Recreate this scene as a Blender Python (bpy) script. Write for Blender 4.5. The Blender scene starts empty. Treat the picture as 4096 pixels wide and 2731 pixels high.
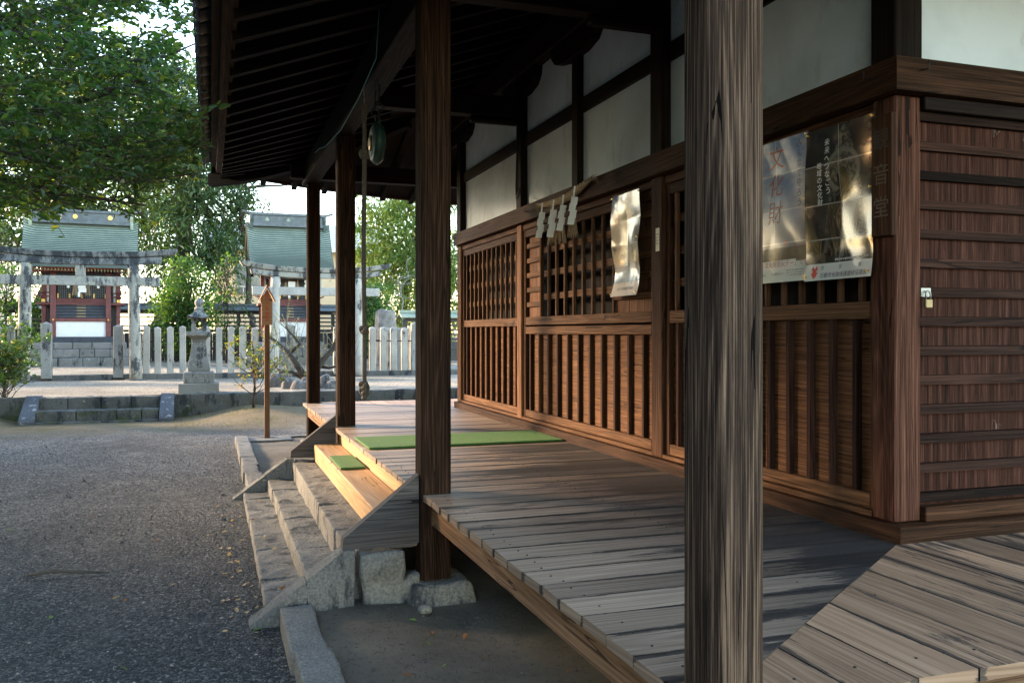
import bpy, bmesh, math, random
from mathutils import Vector, noise, Matrix
R = random.Random(11)
C = bpy.context.scene.collection
rad = math.radians
PI = math.pi
# ------------------------------------------------------------------ helpers
def new_obj(name, data, parent=None):
    o = bpy.data.objects.new(name, data); C.objects.link(o)
    if parent is not None: o.parent = parent
    return o
def tag(o, label=None, cat=None, group=None, kind=None):
    if label: o['label'] = label
    if cat: o['category'] = cat
    if group: o['group'] = group
    if kind: o['kind'] = kind
    return o
def thing(name, label, cat, loc=(0, 0, 0), rz=0, group=None):
    o = new_obj(name, None); o.location = loc; o.rotation_euler = (0, 0, rz)
    o.empty_display_size = .2
    return tag(o, label, cat, group)
def wloc(p):
    v = Vector((0, 0, 0))
    while p is not None:
        v += Vector(p.location); p = p.parent
    return v
class MB:
    """collects shapes for one mesh; uv in metres with u along the grain, second uv random per piece"""
    def __init__(s): s.v = []; s.f = []; s.uv = []; s.rn = []; s.sm = []
    def face(s, pts, uvs=None, r=None, smooth=False):
        n = len(s.v); s.v += [tuple(p) for p in pts]; s.f.append(tuple(range(n, n + len(pts))))
        s.uv.append(uvs or [(0, 0)] * len(pts)); s.rn.append(r or (.5, .5)); s.sm.append(smooth)
    def add(s, vs, fs, uvf=None, r=None, smooth=False):
        n = len(s.v); s.v += [tuple(p) for p in vs]
        r = r or (R.random(), R.random())
        for f in fs:
            s.f.append(tuple(n + i for i in f)); s.rn.append(r); s.sm.append(smooth)
            s.uv.append([uvf(vs[i]) if uvf else (0, 0) for i in f])
    def box(s, x0, x1, y0, y1, z0, z1, axis=None, r=None):
        d = (x1 - x0, y1 - y0, z1 - z0)
        a = 'xyz'.index(axis) if axis else max(range(3), key=lambda i: abs(d[i]))
        lo, hi = (x0, y0, z0), (x1, y1, z1)
        r = r or (R.random(), R.random()); o1, o2 = R.random() * 40, R.random() * 40
        n = len(s.v)
        s.v += [(x, y, z) for x in (x0, x1) for y in (y0, y1) for z in (z0, z1)]
        Q = [((0, 1, 3, 2), 0), ((4, 6, 7, 5), 0), ((0, 4, 5, 1), 1), ((2, 3, 7, 6), 1), ((0, 2, 6, 4), 2), ((1, 5, 7, 3), 2)]
        for f, nrm in Q:
            s.f.append(tuple(n + i for i in f)); s.rn.append(r); s.sm.append(False)
            if nrm == a:
                b, c = [i for i in range(3) if i != a]
                s.uv.append([(s.v[n + i][b] * .35 + o1, s.v[n + i][c] * 1.0 + o2) for i in f])
            else:
                b = [i for i in range(3) if i != a and i != nrm][0]
                s.uv.append([(s.v[n + i][a] + o1, s.v[n + i][b] + o2 + nrm * 3.7) for i in f])
    def prism(s, poly, axis, a0, a1, r=None, grain=None):
        """poly: list of 2d points in the plane normal to axis, extruded"""
        ai = 'xyz'.index(axis); b, c = [i for i in range(3) if i != ai]
        r = r or (R.random(), R.random()); o1, o2 = R.random() * 40, R.random() * 40
        n = len(poly)
        def P(p, a):
            q = [0, 0, 0]; q[ai] = a; q[b] = p[0]; q[c] = p[1]; return tuple(q)
        A = [P(p, a0) for p in poly]; B = [P(p, a1) for p in poly]
        if grain == 'cap':
            w = lambda q: (q[b] + o1, q[c] + o2)
        else: w = lambda q: (q[b] * .35 + o1, q[c] + o2)
        s.face(A[::-1], [w(q) for q in A[::-1]], r); s.face(B, [w(q) for q in B], r)
        t = 0
        for i in range(n):
            j = (i + 1) % n; l = math.dist(poly[i], poly[j])
            if grain == 'cap':
                uvs = [(o1 + t, o2 + a0), (o1 + t + l, o2 + a0), (o1 + t + l, o2 + a1), (o1 + t, o2 + a1)]
            else:
                uvs = [(a0 + o1, t + o2), (a0 + o1, t + l + o2), (a1 + o1, t + l + o2), (a1 + o1, t + o2)]
            s.face([A[i], A[j], B[j], B[i]], uvs, r); t += l
    def tube(s, pts, rads, n=8, r=None, smooth=True, cap=True):
        pts = [Vector(p) for p in pts]
        if not hasattr(rads, '__len__'): rads = [rads] * len(pts)
        r = r or (R.random(), R.random()); o1 = R.random() * 40; base = len(s.v); L = 0; Ls = []
        up = Vector((0, 0, 1)); prev = None
        for i, p in enumerate(pts):
            t = (pts[min(i + 1, len(pts) - 1)] - pts[max(i - 1, 0)]).normalized()
            if prev is None:
                x = t.cross(up if abs(t.z) < .9 else Vector((1, 0, 0))).normalized()
            else:
                x = (prev - t * prev.dot(t)).normalized()
            prev = x; y = t.cross(x)
            if i: L += (p - pts[i - 1]).length
            Ls.append(L)
            for k in range(n):
                a = 2 * PI * k / n
                s.v.append(tuple(p + (x * math.cos(a) + y * math.sin(a)) * rads[i]))
        for i in range(len(pts) - 1):
            for k in range(n):
                k2 = (k + 1) % n
                s.f.append((base + i * n + k, base + i * n + k2, base + (i + 1) * n + k2, base + (i + 1) * n + k))
                w = 2 * PI * max(rads[i], .005) / n
                s.uv.append([(Ls[i] + o1, k * w), (Ls[i] + o1, (k + 1) * w), (Ls[i + 1] + o1, (k + 1) * w), (Ls[i + 1] + o1, k * w)])
                s.rn.append(r); s.sm.append(smooth)
        if cap:
            for e, rev in ((0, True), (len(pts) - 1, False)):
                f = [base + e * n + k for k in range(n)]
                if rev: f = f[::-1]
                s.f.append(tuple(f)); s.uv.append([(0, 0)] * n); s.rn.append(r); s.sm.append(False)
    def lathe(s, prof, cx, cy, n=16, r=None, sq=False, rot=0, smooth=False):
        """prof: list of (radius, z)"""
        r = r or (R.random(), R.random()); base = len(s.v)
        for (q, z) in prof:
            for k in range(n):
                a = 2 * PI * (k + .5) / n + rot
                s.v.append((cx + q * math.cos(a), cy + q * math.sin(a), z))
        m = len(prof)
        for i in range(m - 1):
            for k in range(n):
                k2 = (k + 1) % n
                s.f.append((base + i * n + k, base + i * n + k2, base + (i + 1) * n + k2, base + (i + 1) * n + k))
                s.uv.append([(0, 0)] * 4); s.rn.append(r); s.sm.append(smooth)
        s.f.append(tuple(base + k for k in range(n))[::-1]); s.uv.append([(0, 0)] * n); s.rn.append(r); s.sm.append(False)
        s.f.append(tuple(base + (m - 1) * n + k for k in range(n))); s.uv.append([(0, 0)] * n); s.rn.append(r); s.sm.append(False)
    def grid(s, fn, nu, nv, smooth=True, r=None, uvfn=None):
        base = len(s.v); r = r or (R.random(), R.random())
        for i in range(nu + 1):
            for j in range(nv + 1): s.v.append(tuple(fn(i / nu, j / nv)))
        for i in range(nu):
            for j in range(nv):
                a = base + i * (nv + 1) + j
                s.f.append((a, a + nv + 1, a + nv + 2, a + 1)); s.rn.append(r); s.sm.append(smooth)
                u = [(i / nu, j / nv), ((i + 1) / nu, j / nv), ((i + 1) / nu, (j + 1) / nv), (i / nu, (j + 1) / nv)]
                s.uv.append([uvfn(*q) for q in u] if uvfn else u)
    def rock(s, c, h, cell=.05, rd=.03, amp=.008, fq=6, rot=0, taper=None, tilt=0):
        """rounded, roughened block, centre c, half sizes h"""
        idx = {}; ns = [max(2, min(40, int(round(2 * q / cell)))) for q in h]
        inner = [max(q - rd, q * .2) for q in h]; base = len(s.v); r = (R.random(), R.random()); sd = R.random() * 50
        cr, sr = math.cos(rot), math.sin(rot)
        gl = []
        for i in range(3):
            g = [-inner[i] + 2 * inner[i] * k / ns[i] for k in range(ns[i] + 1)]; e = (h[i] - inner[i])
            gl.append([-h[i], -h[i] + e * .45] + g + [h[i] - e * .45, h[i]])
        def vert(p):
            k = tuple(round(q, 5) for q in p)
            if k in idx: return idx[k]
            q = Vector([max(-inner[i], min(inner[i], p[i])) for i in range(3)]); d = Vector(p) - q
            rr = [h[i] - inner[i] for i in range(3)]
            e = Vector([d[i] / max(rr[i], 1e-6) for i in range(3)])
            nrm = e.normalized() if e.length > 1e-6 else Vector((0, 0, 1))
            w = Vector([q[i] + nrm[i] * rr[i] for i in range(3)])
            if taper:
                t = (w.z / h[2] + 1) / 2; f = 1 + (taper - 1) * t; w.x *= f; w.y *= f
            N = noise.noise_vector((w + Vector(c)) * fq + Vector((sd, sd, 0)))
            w += nrm * N.x * amp + N * amp * .5
            if tilt: w.z += w.x * tilt
            w = Vector((w.x * cr - w.y * sr, w.x * sr + w.y * cr, w.z)) + Vector(c)
            s.v.append(tuple(w)); idx[k] = len(s.v) - 1; return idx[k]
        for a in range(3):
            b, c2 = [(1, 2), (2, 0), (0, 1)][a]
            for sg in (-1, 1):
                for i in range(len(gl[b]) - 1):
                    for j in range(len(gl[c2]) - 1):
                        P = []
                        for (ii, jj) in ((i, j), (i + 1, j), (i + 1, j + 1), (i, j + 1)):
                            p = [0, 0, 0]; p[a] = sg * h[a]; p[b] = gl[b][ii]; p[c2] = gl[c2][jj]
                            P.append(vert(p))
                        if sg < 0: P = P[::-1]
                        s.f.append(tuple(P)); s.uv.append([(0, 0)] * 4); s.rn.append(r); s.sm.append(True)
    def build(s, name, m, parent=None, bevel=0, seg=1):
        o = wloc(parent) if parent is not None else Vector((0, 0, 0))
        me = bpy.data.meshes.new(name)
        me.from_pydata([(p[0] - o.x, p[1] - o.y, p[2] - o.z) for p in s.v], [], s.f)
        ul = me.uv_layers.new(name='UVMap'); rl = me.uv_layers.new(name='Rnd')
        flat = []; rf = []
        for uvs, r in zip(s.uv, s.rn):
            for q in uvs: flat += [q[0], q[1]]; rf += [r[0], r[1]]
        ul.data.foreach_set('uv', flat); rl.data.foreach_set('uv', rf)
        me.polygons.foreach_set('use_smooth', s.sm)
        me.materials.append(m); me.update()
        ob = new_obj(name, me, parent)
        if bevel:
            b = ob.modifiers.new('edge', 'BEVEL'); b.width = bevel; b.segments = seg; b.limit_method = 'ANGLE'; b.angle_limit = rad(40)
        return ob
def quick(name, m, parent, *a, bevel=0, axis=None):
    b = MB(); b.box(*a, axis=axis); return b.build(name, m, parent, bevel)
# ------------------------------------------------------------------ materials
class NT:
    def __init__(s, name):
        s.m = bpy.data.materials.new(name); s.m.use_nodes = True; s.t = s.m.node_tree
        s.b = s.t.nodes['Principled BSDF']
    def n(s, typ, ins=None, **kw):
        x = s.t.nodes.new('ShaderNode' + typ)
        for k, v in kw.items(): setattr(x, k, v)
        for k, v in (ins or {}).items():
            if isinstance(v, bpy.types.NodeSocket): s.t.links.new(v, x.inputs[k])
            else: x.inputs[k].default_value = v
        return x
    def link(s, a, b): s.t.links.new(a, b)
    def set(s, **kw):
        for k, v in kw.items():
            k = k.replace('_', ' ')
            if isinstance(v, bpy.types.NodeSocket): s.link(v, s.b.inputs[k])
            else: s.b.inputs[k].default_value = v
    def pos(s): return s.n('NewGeometry').outputs['Position']
    def uv(s, l='UVMap'): return s.n('UVMap', uv_map=l).outputs[0]
    def scale(s, vec, sc): return s.n('Mapping', {0: vec, 3: sc}).outputs[0]
    def noise(s, vec, sc, det=4, rough=.55, dist=0, out=0):
        return s.n('TexNoise', {'Vector': vec, 'Scale': sc, 'Detail': det, 'Roughness': rough, 'Distortion': dist}).outputs[out]
    def ramp(s, fac, stops, interp='LINEAR'):
        r = s.n('ValToRGB', {0: fac}); cr = r.color_ramp; cr.interpolation = interp
        while len(cr.elements) < len(stops): cr.elements.new(.5)
        for e, (p, c) in zip(cr.elements, stops):
            e.position = p; e.color = tuple(c) + (1,) if hasattr(c, '__len__') else (c, c, c, 1)
        return r.outputs[0]
    def math(s, op, a, b=0, c=None):
        ins = {0: a, 1: b}
        if c is not None: ins[2] = c
        return s.n('Math', ins, operation=op).outputs[0]
    def mix(s, fac, a, b, blend='MIX'):
        x = s.t.nodes.new('ShaderNodeMix'); x.data_type = 'RGBA'; x.blend_type = blend
        for sock, v in ((x.inputs['Factor'], fac), (x.inputs[6], a), (x.inputs[7], b)):
            if isinstance(v, bpy.types.NodeSocket): s.link(v, sock)
            elif hasattr(v, '__len__'): sock.default_value = tuple(v) + (1,) if len(v) == 3 else v
            else: sock.default_value = v
        return x.outputs[2]
    def mr(s, v, a, b, c=0., d=1., clamp=True):
        return s.n('MapRange', {0: v, 1: a, 2: b, 3: c, 4: d}, clamp=clamp).outputs[0]
    def bump(s, h, st=.3, d=.01):
        s.link(s.n('Bump', {'Height': h, 'Strength': st, 'Distance': d}).outputs[0], s.b.inputs['Normal'])
    def xyz(s, v):
        x = s.n('SeparateXYZ', {0: v}); return x.outputs
def wood(name, dark, mid, light, rough=.62, bump=.35, var=.35, ring=34, wear=None, spec=.06, stain=.5, ringw=.07, crack=.75, gs=1., gu=1., drip=0):
    t = NT(name); uv = t.uv(); rn = t.xyz(t.uv('Rnd'))
    fine = t.noise(t.scale(uv, (1.1, 210, 1)), 1, 4, .7)
    med = t.noise(t.scale(uv, (1.3 * gu, 66 * gs, 1)), 1, 5, .72)
    field = t.noise(t.scale(uv, (.42, 7, 1)), 1, 1, .3)
    rings = t.math('MULTIPLY_ADD', t.math('SINE', t.math('MULTIPLY', field, ring * 2.2)), .5, .5)
    rings = t.math('POWER', rings, 2.5)
    f = t.math('ADD', t.math('MULTIPLY', fine, .42), t.math('MULTIPLY', med, .58))
    f = t.math('MULTIPLY_ADD', t.math('SUBTRACT', rings, .3), ringw, f)
    col = t.ramp(f, [(.36, dark), (.5, mid), (.66, light)])
    # dark weather stains, stretched along the grain
    st = t.mr(t.noise(t.scale(uv, (.6, 9, 1)), 1, 6, .7), .5, .64)
    col = t.mix(t.math('MULTIPLY', st, stain), col, tuple(q * .45 for q in dark))
    ck = t.math('LESS_THAN', t.math('ABSOLUTE', t.math('SUBTRACT', t.noise(t.scale(uv, (.5, 13, 1)), 1, 2, .5), .5)), .0065)
    ck = t.math('MULTIPLY', ck, t.math('GREATER_THAN', t.noise(t.scale(uv, (1.1, 3, 1)), 1, 2), .5))
    col = t.mix(t.math('MULTIPLY', ck, crack), col, (.004, .003, .003))
    if drip:
        dp = t.math('LESS_THAN', t.math('ABSOLUTE', t.math('SUBTRACT', t.noise(t.scale(uv, (2.5, 9, 1)), 1, 3, .6), .5)), .003)
        dp = t.math('MULTIPLY', dp, t.math('GREATER_THAN', t.noise(t.scale(uv, (.8, 2.5, 1)), 1, 3), .6)); col = t.mix(t.math('MULTIPLY', dp, drip), col, (.26, .2, .17))
    # knots
    vk = t.n('TexVoronoi', {'Vector': t.scale(uv, (2.2, 6.5, 1)), 'Scale': 1.0, 'Randomness': 1.})
    kn = t.math('MULTIPLY', t.mr(vk.outputs['Distance'], .05, .13, 1, 0), t.mr(t.xyz(vk.outputs['Color'])[0], .8, .82))
    col = t.mix(t.math('MULTIPLY', kn, .7), col, tuple(q * .35 for q in dark))
    if wear:
        w1 = t.noise(t.scale(uv, (1.1, 9, 1)), 1, 6, .7, .4)
        w2 = t.math('GREATER_THAN', w1, .56)
        col = t.mix(t.math('MULTIPLY', w2, .75), col, wear)
    br = t.mr(rn[0], 0, 1, 1 - var, 1 + var)
    col = t.mix(1., col, t.n('CombineXYZ', {0: br, 1: br, 2: br}).outputs[0], 'MULTIPLY')
    t.set(Base_Color=col, Roughness=t.mr(f, .3, .8, rough + .12, rough - .12))
    t.b.inputs['Specular IOR Level'].default_value = spec
    t.bump(t.math('ADD', t.math('ADD', med, t.math('MULTIPLY', fine, .5)), t.math('MULTIPLY', ck, -.6)), bump, .006)
    return t.m
def deck_wood(name, base, light, dark, xa, xb, ax, s0, sw, amp=.13):
    """boards worn, paler towards the open edge and far end, dark film left in streaks and along the seams"""
    t = NT(name); uv = t.uv(); rn = t.xyz(t.uv('Rnd')); P = t.xyz(t.pos())
    fine = t.noise(t.scale(uv, (.9, 170, 1)), 1, 5, .7)
    med = t.noise(t.scale(uv, (.5, 45, 1)), 1, 4, .65)
    field = t.noise(t.scale(uv, (.4, 7, 1)), 1, 1, .3)
    rings = t.math('POWER', t.math('MULTIPLY_ADD', t.math('SINE', t.math('MULTIPLY', field, 75)), .5, .5), 2.)
    f = t.math('ADD', t.math('MULTIPLY', fine, .5), t.math('MULTIPLY', med, .5))
    f = t.math('MULTIPLY_ADD', t.math('SUBTRACT', rings, .3), .08, f)
    col = t.ramp(f, [(.36, tuple(q * .55 for q in base)), (.5, base), (.66, light)])
    col = t.mix(t.math('MULTIPLY', t.mr(t.math('MULTIPLY_ADD', t.noise(t.scale(uv, (.7, 4, 1)), 1, 4, .6), .9, P[0]), xa + .45, xb + .45), t.mr(P[1], 5.5, 8.5, .72, .25)) if ax else 0., col, tuple(q * 1.5 for q in dark))  # base darker towards the wall, less so at the far end
    film = t.math('ADD', t.math('MULTIPLY', t.noise(t.scale(uv, (4.5, 46, 1)), 1, 8, .75), .6), t.math('MULTIPLY', t.noise(t.scale(uv, (1.3, 10, 1)), 1, 4, .6), .4))
    big = t.noise(t.scale(uv, (.6, 1.6, 1)), 1, 3, .5)
    edge = t.math('SUBTRACT', t.mr(P[0], xa, xb, -.05, amp), t.mr(P[1], 5.8, 8., 0, .17))
    th = t.math('ADD', t.math('ADD', film, edge), t.math('MULTIPLY_ADD', big, .5, -.25))
    th = t.math('MULTIPLY_ADD', t.math('SUBTRACT', rn[1], .5), .12, th)
    fc = t.math('FRACT', t.math('DIVIDE', t.math('SUBTRACT', P[ax], s0), sw)); sdist = t.math('MULTIPLY', t.math('SUBTRACT', .5, t.math('ABSOLUTE', t.math('SUBTRACT', fc, .5))), sw)
    th = t.math('ADD', th, t.mr(sdist, .004, .03, .16, 0))
    fm = t.mr(th, .552, .572)
    dk = t.mix(t.mr(fine, .3, .7), dark, tuple(q * 1.9 for q in dark))
    col = t.mix(t.math('MULTIPLY', fm, .88), col, dk)
    col = t.mix(t.mr(sdist, .0016, .0034, .9, 0), col, (.008, .007, .007))
    br = t.mr(rn[0], 0, 1, .66, 1.25)
    col = t.mix(1., col, t.n('CombineXYZ', {0: br, 1: br, 2: br}).outputs[0], 'MULTIPLY')
    t.set(Base_Color=col, Roughness=t.mr(f, .3, .8, .6, .42))
    t.b.inputs['Specular IOR Level'].default_value = .28
    t.bump(t.math('ADD', fine, t.math('MULTIPLY', rings, .4)), .3, .003)
    return t.m
def stone(name, a, b, speck=90, lichen=0, dark=0, bump=.5, moss=0, licol=(.5, .5, .42)):
    t = NT(name); p = t.pos()
    sp = t.noise(p, speck, 3, .7); md = t.noise(p, 9, 4, .6); lg = t.noise(p, 1.7, 4, .6)
    col = t.mix(t.mr(sp, .35, .65), a, b)
    col = t.mix(t.mr(lg, .35, .7, .0, .55), col, tuple(q * .55 for q in a))
    if dark:
        dm = t.mr(t.noise(t.scale(p, (1, 1, .35)), 4.5, 6, .7), .62 - dark * .3, .68 - dark * .25)
        col = t.mix(t.math('MULTIPLY', dm, .88), col, (.028, .032, .038))
    if lichen:
        lm = t.mr(t.noise(p, 7.5, 6, .72), .67 - lichen * .22, .7 - lichen * .2)
        col = t.mix(t.math('MULTIPLY', lm, .8), col, t.mix(t.mr(sp, .4, .6), licol, tuple(q * .6 for q in licol)))
    if moss:
        nz = t.xyz(t.n('NewGeometry').outputs['Normal'])[2]
        mm = t.math('MULTIPLY', t.mr(t.noise(p, 3.5, 5, .65), .5, .62), t.mr(t.xyz(p)[2], .1, .36, 1, 0))
        col = t.mix(t.math('MULTIPLY', mm, moss), col, (.045, .06, .012))
    t.set(Base_Color=col, Roughness=.86); t.b.inputs['Specular IOR Level'].default_value = .3
    t.bump(t.math('ADD', t.math('MULTIPLY', t.noise(p, 42, 4, .7), .8), t.math('MULTIPLY', sp, .25)), bump, .02)
    return t.m
def plain(name, col, rough=.5, metal=0, var=0, sc=12, bump=0, spec=.5):
    t = NT(name); c = tuple(col)
    if var:
        p = t.pos(); nz = t.noise(p, sc, 4, .65)
        c = t.mix(t.mr(nz, .3, .7), tuple(q * (1 - var) for q in col), tuple(min(1, q * (1 + var)) for q in col))
        if bump: t.bump(nz, bump, .01)
        t.set(Base_Color=c)
    else: t.b.inputs['Base Color'].default_value = c + (1,)
    t.set(Roughness=rough, Metallic=metal); t.b.inputs['Specular IOR Level'].default_value = spec
    return t.m
def leafmat(name, a, b, c=None, trans=.45, rough=.35):
    t = NT(name); rn = t.xyz(t.uv('Rnd'))
    col = t.ramp(rn[0], [(0, a), (.8, b), (1, c or b)])
    t.set(Base_Color=col, Roughness=rough); t.b.inputs['Specular IOR Level'].default_value = .5
    tr = t.n('BsdfTranslucent', {0: t.mix(1., col, (1.7, 1.6, .7), 'MULTIPLY')})
    mx = t.n('MixShader', {0: trans, 1: t.b.outputs[0], 2: tr.outputs[0]})
    t.link(mx.outputs[0], t.t.nodes['Material Output'].inputs[0])
    return t.m
M = {}
M['wall_wood'] = wood('brown timber', (.013, .0058, .0032), (.044, .019, .0095), (.105, .046, .022), .6, .4, .3, stain=.45, gs=1.6, gu=1.3)
M['panel_wood'] = wood('reddish board', (.042, .019, .0095), (.12, .054, .026), (.245, .118, .057), .55, .45, .3, ring=42, stain=.35, gs=1.6, gu=1.3)
M['rail_wood'] = wood('tan rail timber', (.032, .0155, .0075), (.092, .044, .021), (.185, .09, .044), .6, .35, .2, ring=40, stain=.2, gs=1.6, gu=1.3)
M['red_pillar'] = wood('red brown pillar timber', (.02, .008, .005), (.085, .034, .021), (.2, .09, .06), .7, .8, .1, ring=50, stain=.7, gs=1.8, gu=1.2)
M['post_wood'] = wood('weathered post timber', (.007, .0045, .0035), (.026, .0135, .0085), (.085, .045, .027), .75, .9, .15, ring=52, stain=.6, gs=1.5, gu=1.2, spec=.05)
M['grey_post'] = wood('grey weathered timber', (.01, .008, .008), (.055, .036, .026), (.29, .19, .125), .85, 1., .1, ring=40, stain=.75, crack=.95, gs=4., gu=2.2, spec=.06)
M['beam_wood'] = wood('tan beam timber', (.09, .05, .03), (.2, .115, .065), (.31, .19, .115), .65, .4, .15, ring=36, stain=.35)
M['step_wood'] = wood('pale new timber', (.3, .19, .11), (.45, .29, .165), (.55, .37, .22), .5, .15, .05, ring=26, stain=.06)
M['cheek_wood'] = wood('grey board', (.04, .036, .034), (.09, .078, .07), (.15, .125, .11), .6, .4, .1, ring=50, stain=.4)
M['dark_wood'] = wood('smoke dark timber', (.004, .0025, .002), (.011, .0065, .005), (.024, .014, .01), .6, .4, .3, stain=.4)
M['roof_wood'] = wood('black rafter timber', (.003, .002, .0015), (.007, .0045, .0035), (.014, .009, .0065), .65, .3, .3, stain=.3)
M['side_board'] = wood('red brown side board', (.014, .0055, .004), (.046, .017, .011), (.12, .048, .031), .65, .6, .1, ring=18, stain=.6, spec=.05, drip=.55, gu=2.5, gs=1.4, crack=.4)
M['side_batten'] = wood('batten timber', (.009, .005, .004), (.032, .0145, .01), (.07, .031, .021), .65, .4, .85, spec=.05, stain=.4, gs=1.6, gu=1.3)
M['deck'] = deck_wood('worn deck board', (.33, .235, .17), (.5, .385, .29), (.018, .0185, .02), 1.25, 2.3, 1, 1.775, .177, .12)
M['deck_side'] = deck_wood('brown deck board', (.43, .255, .155), (.62, .41, .265), (.06, .045, .038), 2.0, 4.2, 0, 1.3, .2, .1)
def plaster():
    t = NT('stained white plaster'); p = t.pos()
    lg = t.noise(p, 1.3, 5, .6); sm = t.noise(t.scale(p, (1, 1, .4)), 5, 5, .65)
    col = t.mix(t.mr(lg, .4, .72), (.61, .67, .72), (.42, .47, .49))
    col = t.mix(t.mr(sm, .56, .76, 0, .7), col, (.24, .24, .2))
    vk = t.n('TexVoronoi', {'Vector': t.scale(p, (16, 16, 6)), 'Scale': 1.}); cc = t.xyz(vk.outputs['Color'])
    sp = t.math('MULTIPLY', t.mr(vk.outputs['Distance'], .04, .09, 1, 0), t.math('GREATER_THAN', cc[0], .82))
    col = t.mix(t.math('MULTIPLY', sp, .8), col, (.07, .07, .06))
    t.set(Base_Color=col, Roughness=.9); t.bump(t.noise(p, 55, 4, .7), .12, .006); return t.m
M['plaster'] = plaster()
M['step_stone'] = stone('grey granite block', (.12, .118, .112), (.28, .265, .24), 70, .25, .3, 1., licol=(.34, .33, .27))
M['curb_stone'] = stone('pale granite kerb', (.15, .145, .135), (.31, .29, .26), 70, .1, .1, 1.)
M['rough_stone'] = stone('rough blue grey stone', (.14, .138, .128), (.28, .265, .23), 60, .3, .3, .9)
M['dark_stone'] = stone('dark damp stone', (.085, .087, .08), (.185, .18, .165), 70, .12, .35, .8, .8)
M['torii_stone'] = stone('lichen spotted torii stone', (.3, .285, .245), (.5, .475, .41), 45, .55, .5, .7, licol=(.5, .49, .37))
M['torii_pale'] = stone('pale granite beam', (.4, .38, .33), (.6, .565, .49), 60, .3, .1, .6, licol=(.55, .53, .44))
M['torii_dark'] = stone('black streaked torii stone', (.16, .165, .165), (.3, .3, .28), 45, .3, .6, .7, licol=(.45, .45, .36))
M['lantern_stone'] = stone('grey lantern granite', (.21, .205, .185), (.4, .39, .345), 80, .3, .3, .8)
M['garden_rock'] = stone('garden rock', (.12, .115, .11), (.24, .22, .2), 30, .25, .3, .9)
M['picket_stone'] = stone('pale granite picket', (.33, .31, .265), (.52, .485, .42), 90, .2, .12, .6)
M['speckled'] = stone('white speckled stone', (.09, .095, .11), (.14, .145, .16), 60, .5, .0, .8, licol=(.5, .5, .48))
def gravel(name, a, b, hi, sc=70, band=None):
    t = NT(name); p = t.pos(); X = t.xyz(p)
    v = t.n('TexVoronoi', {'Vector': p, 'Scale': sc, 'Randomness': 1.}); c = t.xyz(v.outputs['Color'])
    v2 = t.n('TexVoronoi', {'Vector': p, 'Scale': sc * 2.7}); c2 = t.xyz(v2.outputs['Color'])
    k = t.math('ADD', t.math('MULTIPLY', c[0], .6), t.math('MULTIPLY', c2[0], .4))
    col = t.ramp(k, [(.2, tuple(q * .6 for q in a)), (.62, b), (.82, hi), (1, tuple(q * 1.8 for q in hi))])
    lg = t.noise(p, .55, 5, .6); md = t.noise(p, 2.6, 5, .65)
    col = t.mix(t.mr(lg, .38, .66, 0, .62), col, tuple(q * .5 for q in a))
    col = t.mix(t.mr(md, .52, .7, 0, .35), col, tuple(q * .8 for q in hi))
    if band:
        far_lift = t.mr(t.math('MULTIPLY_ADD', lg, 5, X[1]), 8.5, 14.5); col = t.mix(far_lift, col, t.mix(1., col, (2.1, 2.0, 1.9), 'MULTIPLY'))  # far gravel lightened in colour, standing in for its brighter lit look
        y0, y1, sand, mossc = band
        n1 = t.noise(p, 1.1, 5, .6)
        yy = t.math('MULTIPLY_ADD', n1, 2.4, t.math('SUBTRACT', X[1], 1.2))
        sm = t.mr(yy, y0, y1)
        sn = t.mix(t.mr(t.noise(p, 30, 4, .7), .3, .7), tuple(q * .7 for q in sand), sand)
        sn = t.mix(t.mr(t.noise(p, 1.9, 5, .65), .5, .62, 0, .8), sn, mossc)
        col = t.mix(sm, col, sn)
    t.set(Base_Color=col, Roughness=.85); t.b.inputs['Specular IOR Level'].default_value = .35
    h = t.math('ADD', t.mr(v.outputs['Distance'], 0, .7, 1, 0), t.math('MULTIPLY', t.mr(v2.outputs['Distance'], 0, .6, 1, 0), .4))
    t.bump(h, 1., .022); return t.m
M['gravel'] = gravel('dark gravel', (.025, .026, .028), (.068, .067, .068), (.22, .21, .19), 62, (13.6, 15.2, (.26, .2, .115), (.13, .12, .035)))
M['gravel_pale'] = gravel('pale gravel', (.28, .24, .185), (.52, .45, .355), (.7, .63, .52), 60)
M['pebble'] = plain('pebble', (.12, .12, .125), .8, 0, .6, 80)
def dirt():
    t = NT('packed earth'); p = t.pos(); n1 = t.noise(p, 1.4, 6, .65); n2 = t.noise(p, 26, 5, .7); n3 = t.noise(p, 140, 3, .7)
    col = t.mix(t.mr(n1, .35, .65), (.085, .07, .053), (.175, .14, .102))
    col = t.mix(t.mr(n2, .55, .72, 0, .55), col, (.025, .024, .022)); col = t.mix(t.mr(n3, .62, .75, 0, .6), col, (.17, .15, .12))
    t.set(Base_Color=col, Roughness=.95); t.bump(t.math('ADD', n2, t.math('MULTIPLY', n3, .5)), .7, .02); return t.m
M['dirt'] = dirt()
def copper():
    t = NT('green copper roof'); p = t.pos(); nz = t.noise(t.scale(p, (1, 1, .5)), 2.2, 6, .65); n2 = t.noise(p, 14, 4, .7)
    col = t.mix(t.mr(nz, .35, .65), (.19, .24, .18), (.34, .385, .28)); col = t.mix(t.mr(n2, .5, .7, 0, .5), col, (.23, .25, .16))
    col = t.mix(t.mr(t.noise(t.scale(p, (6, 6, .6)), 2, 4, .6), .58, .7, 0, .5), col, (.07, .1, .1))
    col = t.mix(t.math('LESS_THAN', t.xyz(t.uv('Rnd'))[0], .2), col, (.055, .08, .07)); t.set(Base_Color=col, Roughness=.5, Metallic=.1); return t.m
M['copper'] = copper()
M['copper_dark'] = plain('dark copper', (.09, .105, .115), .45, .3, .3, 6)
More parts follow.
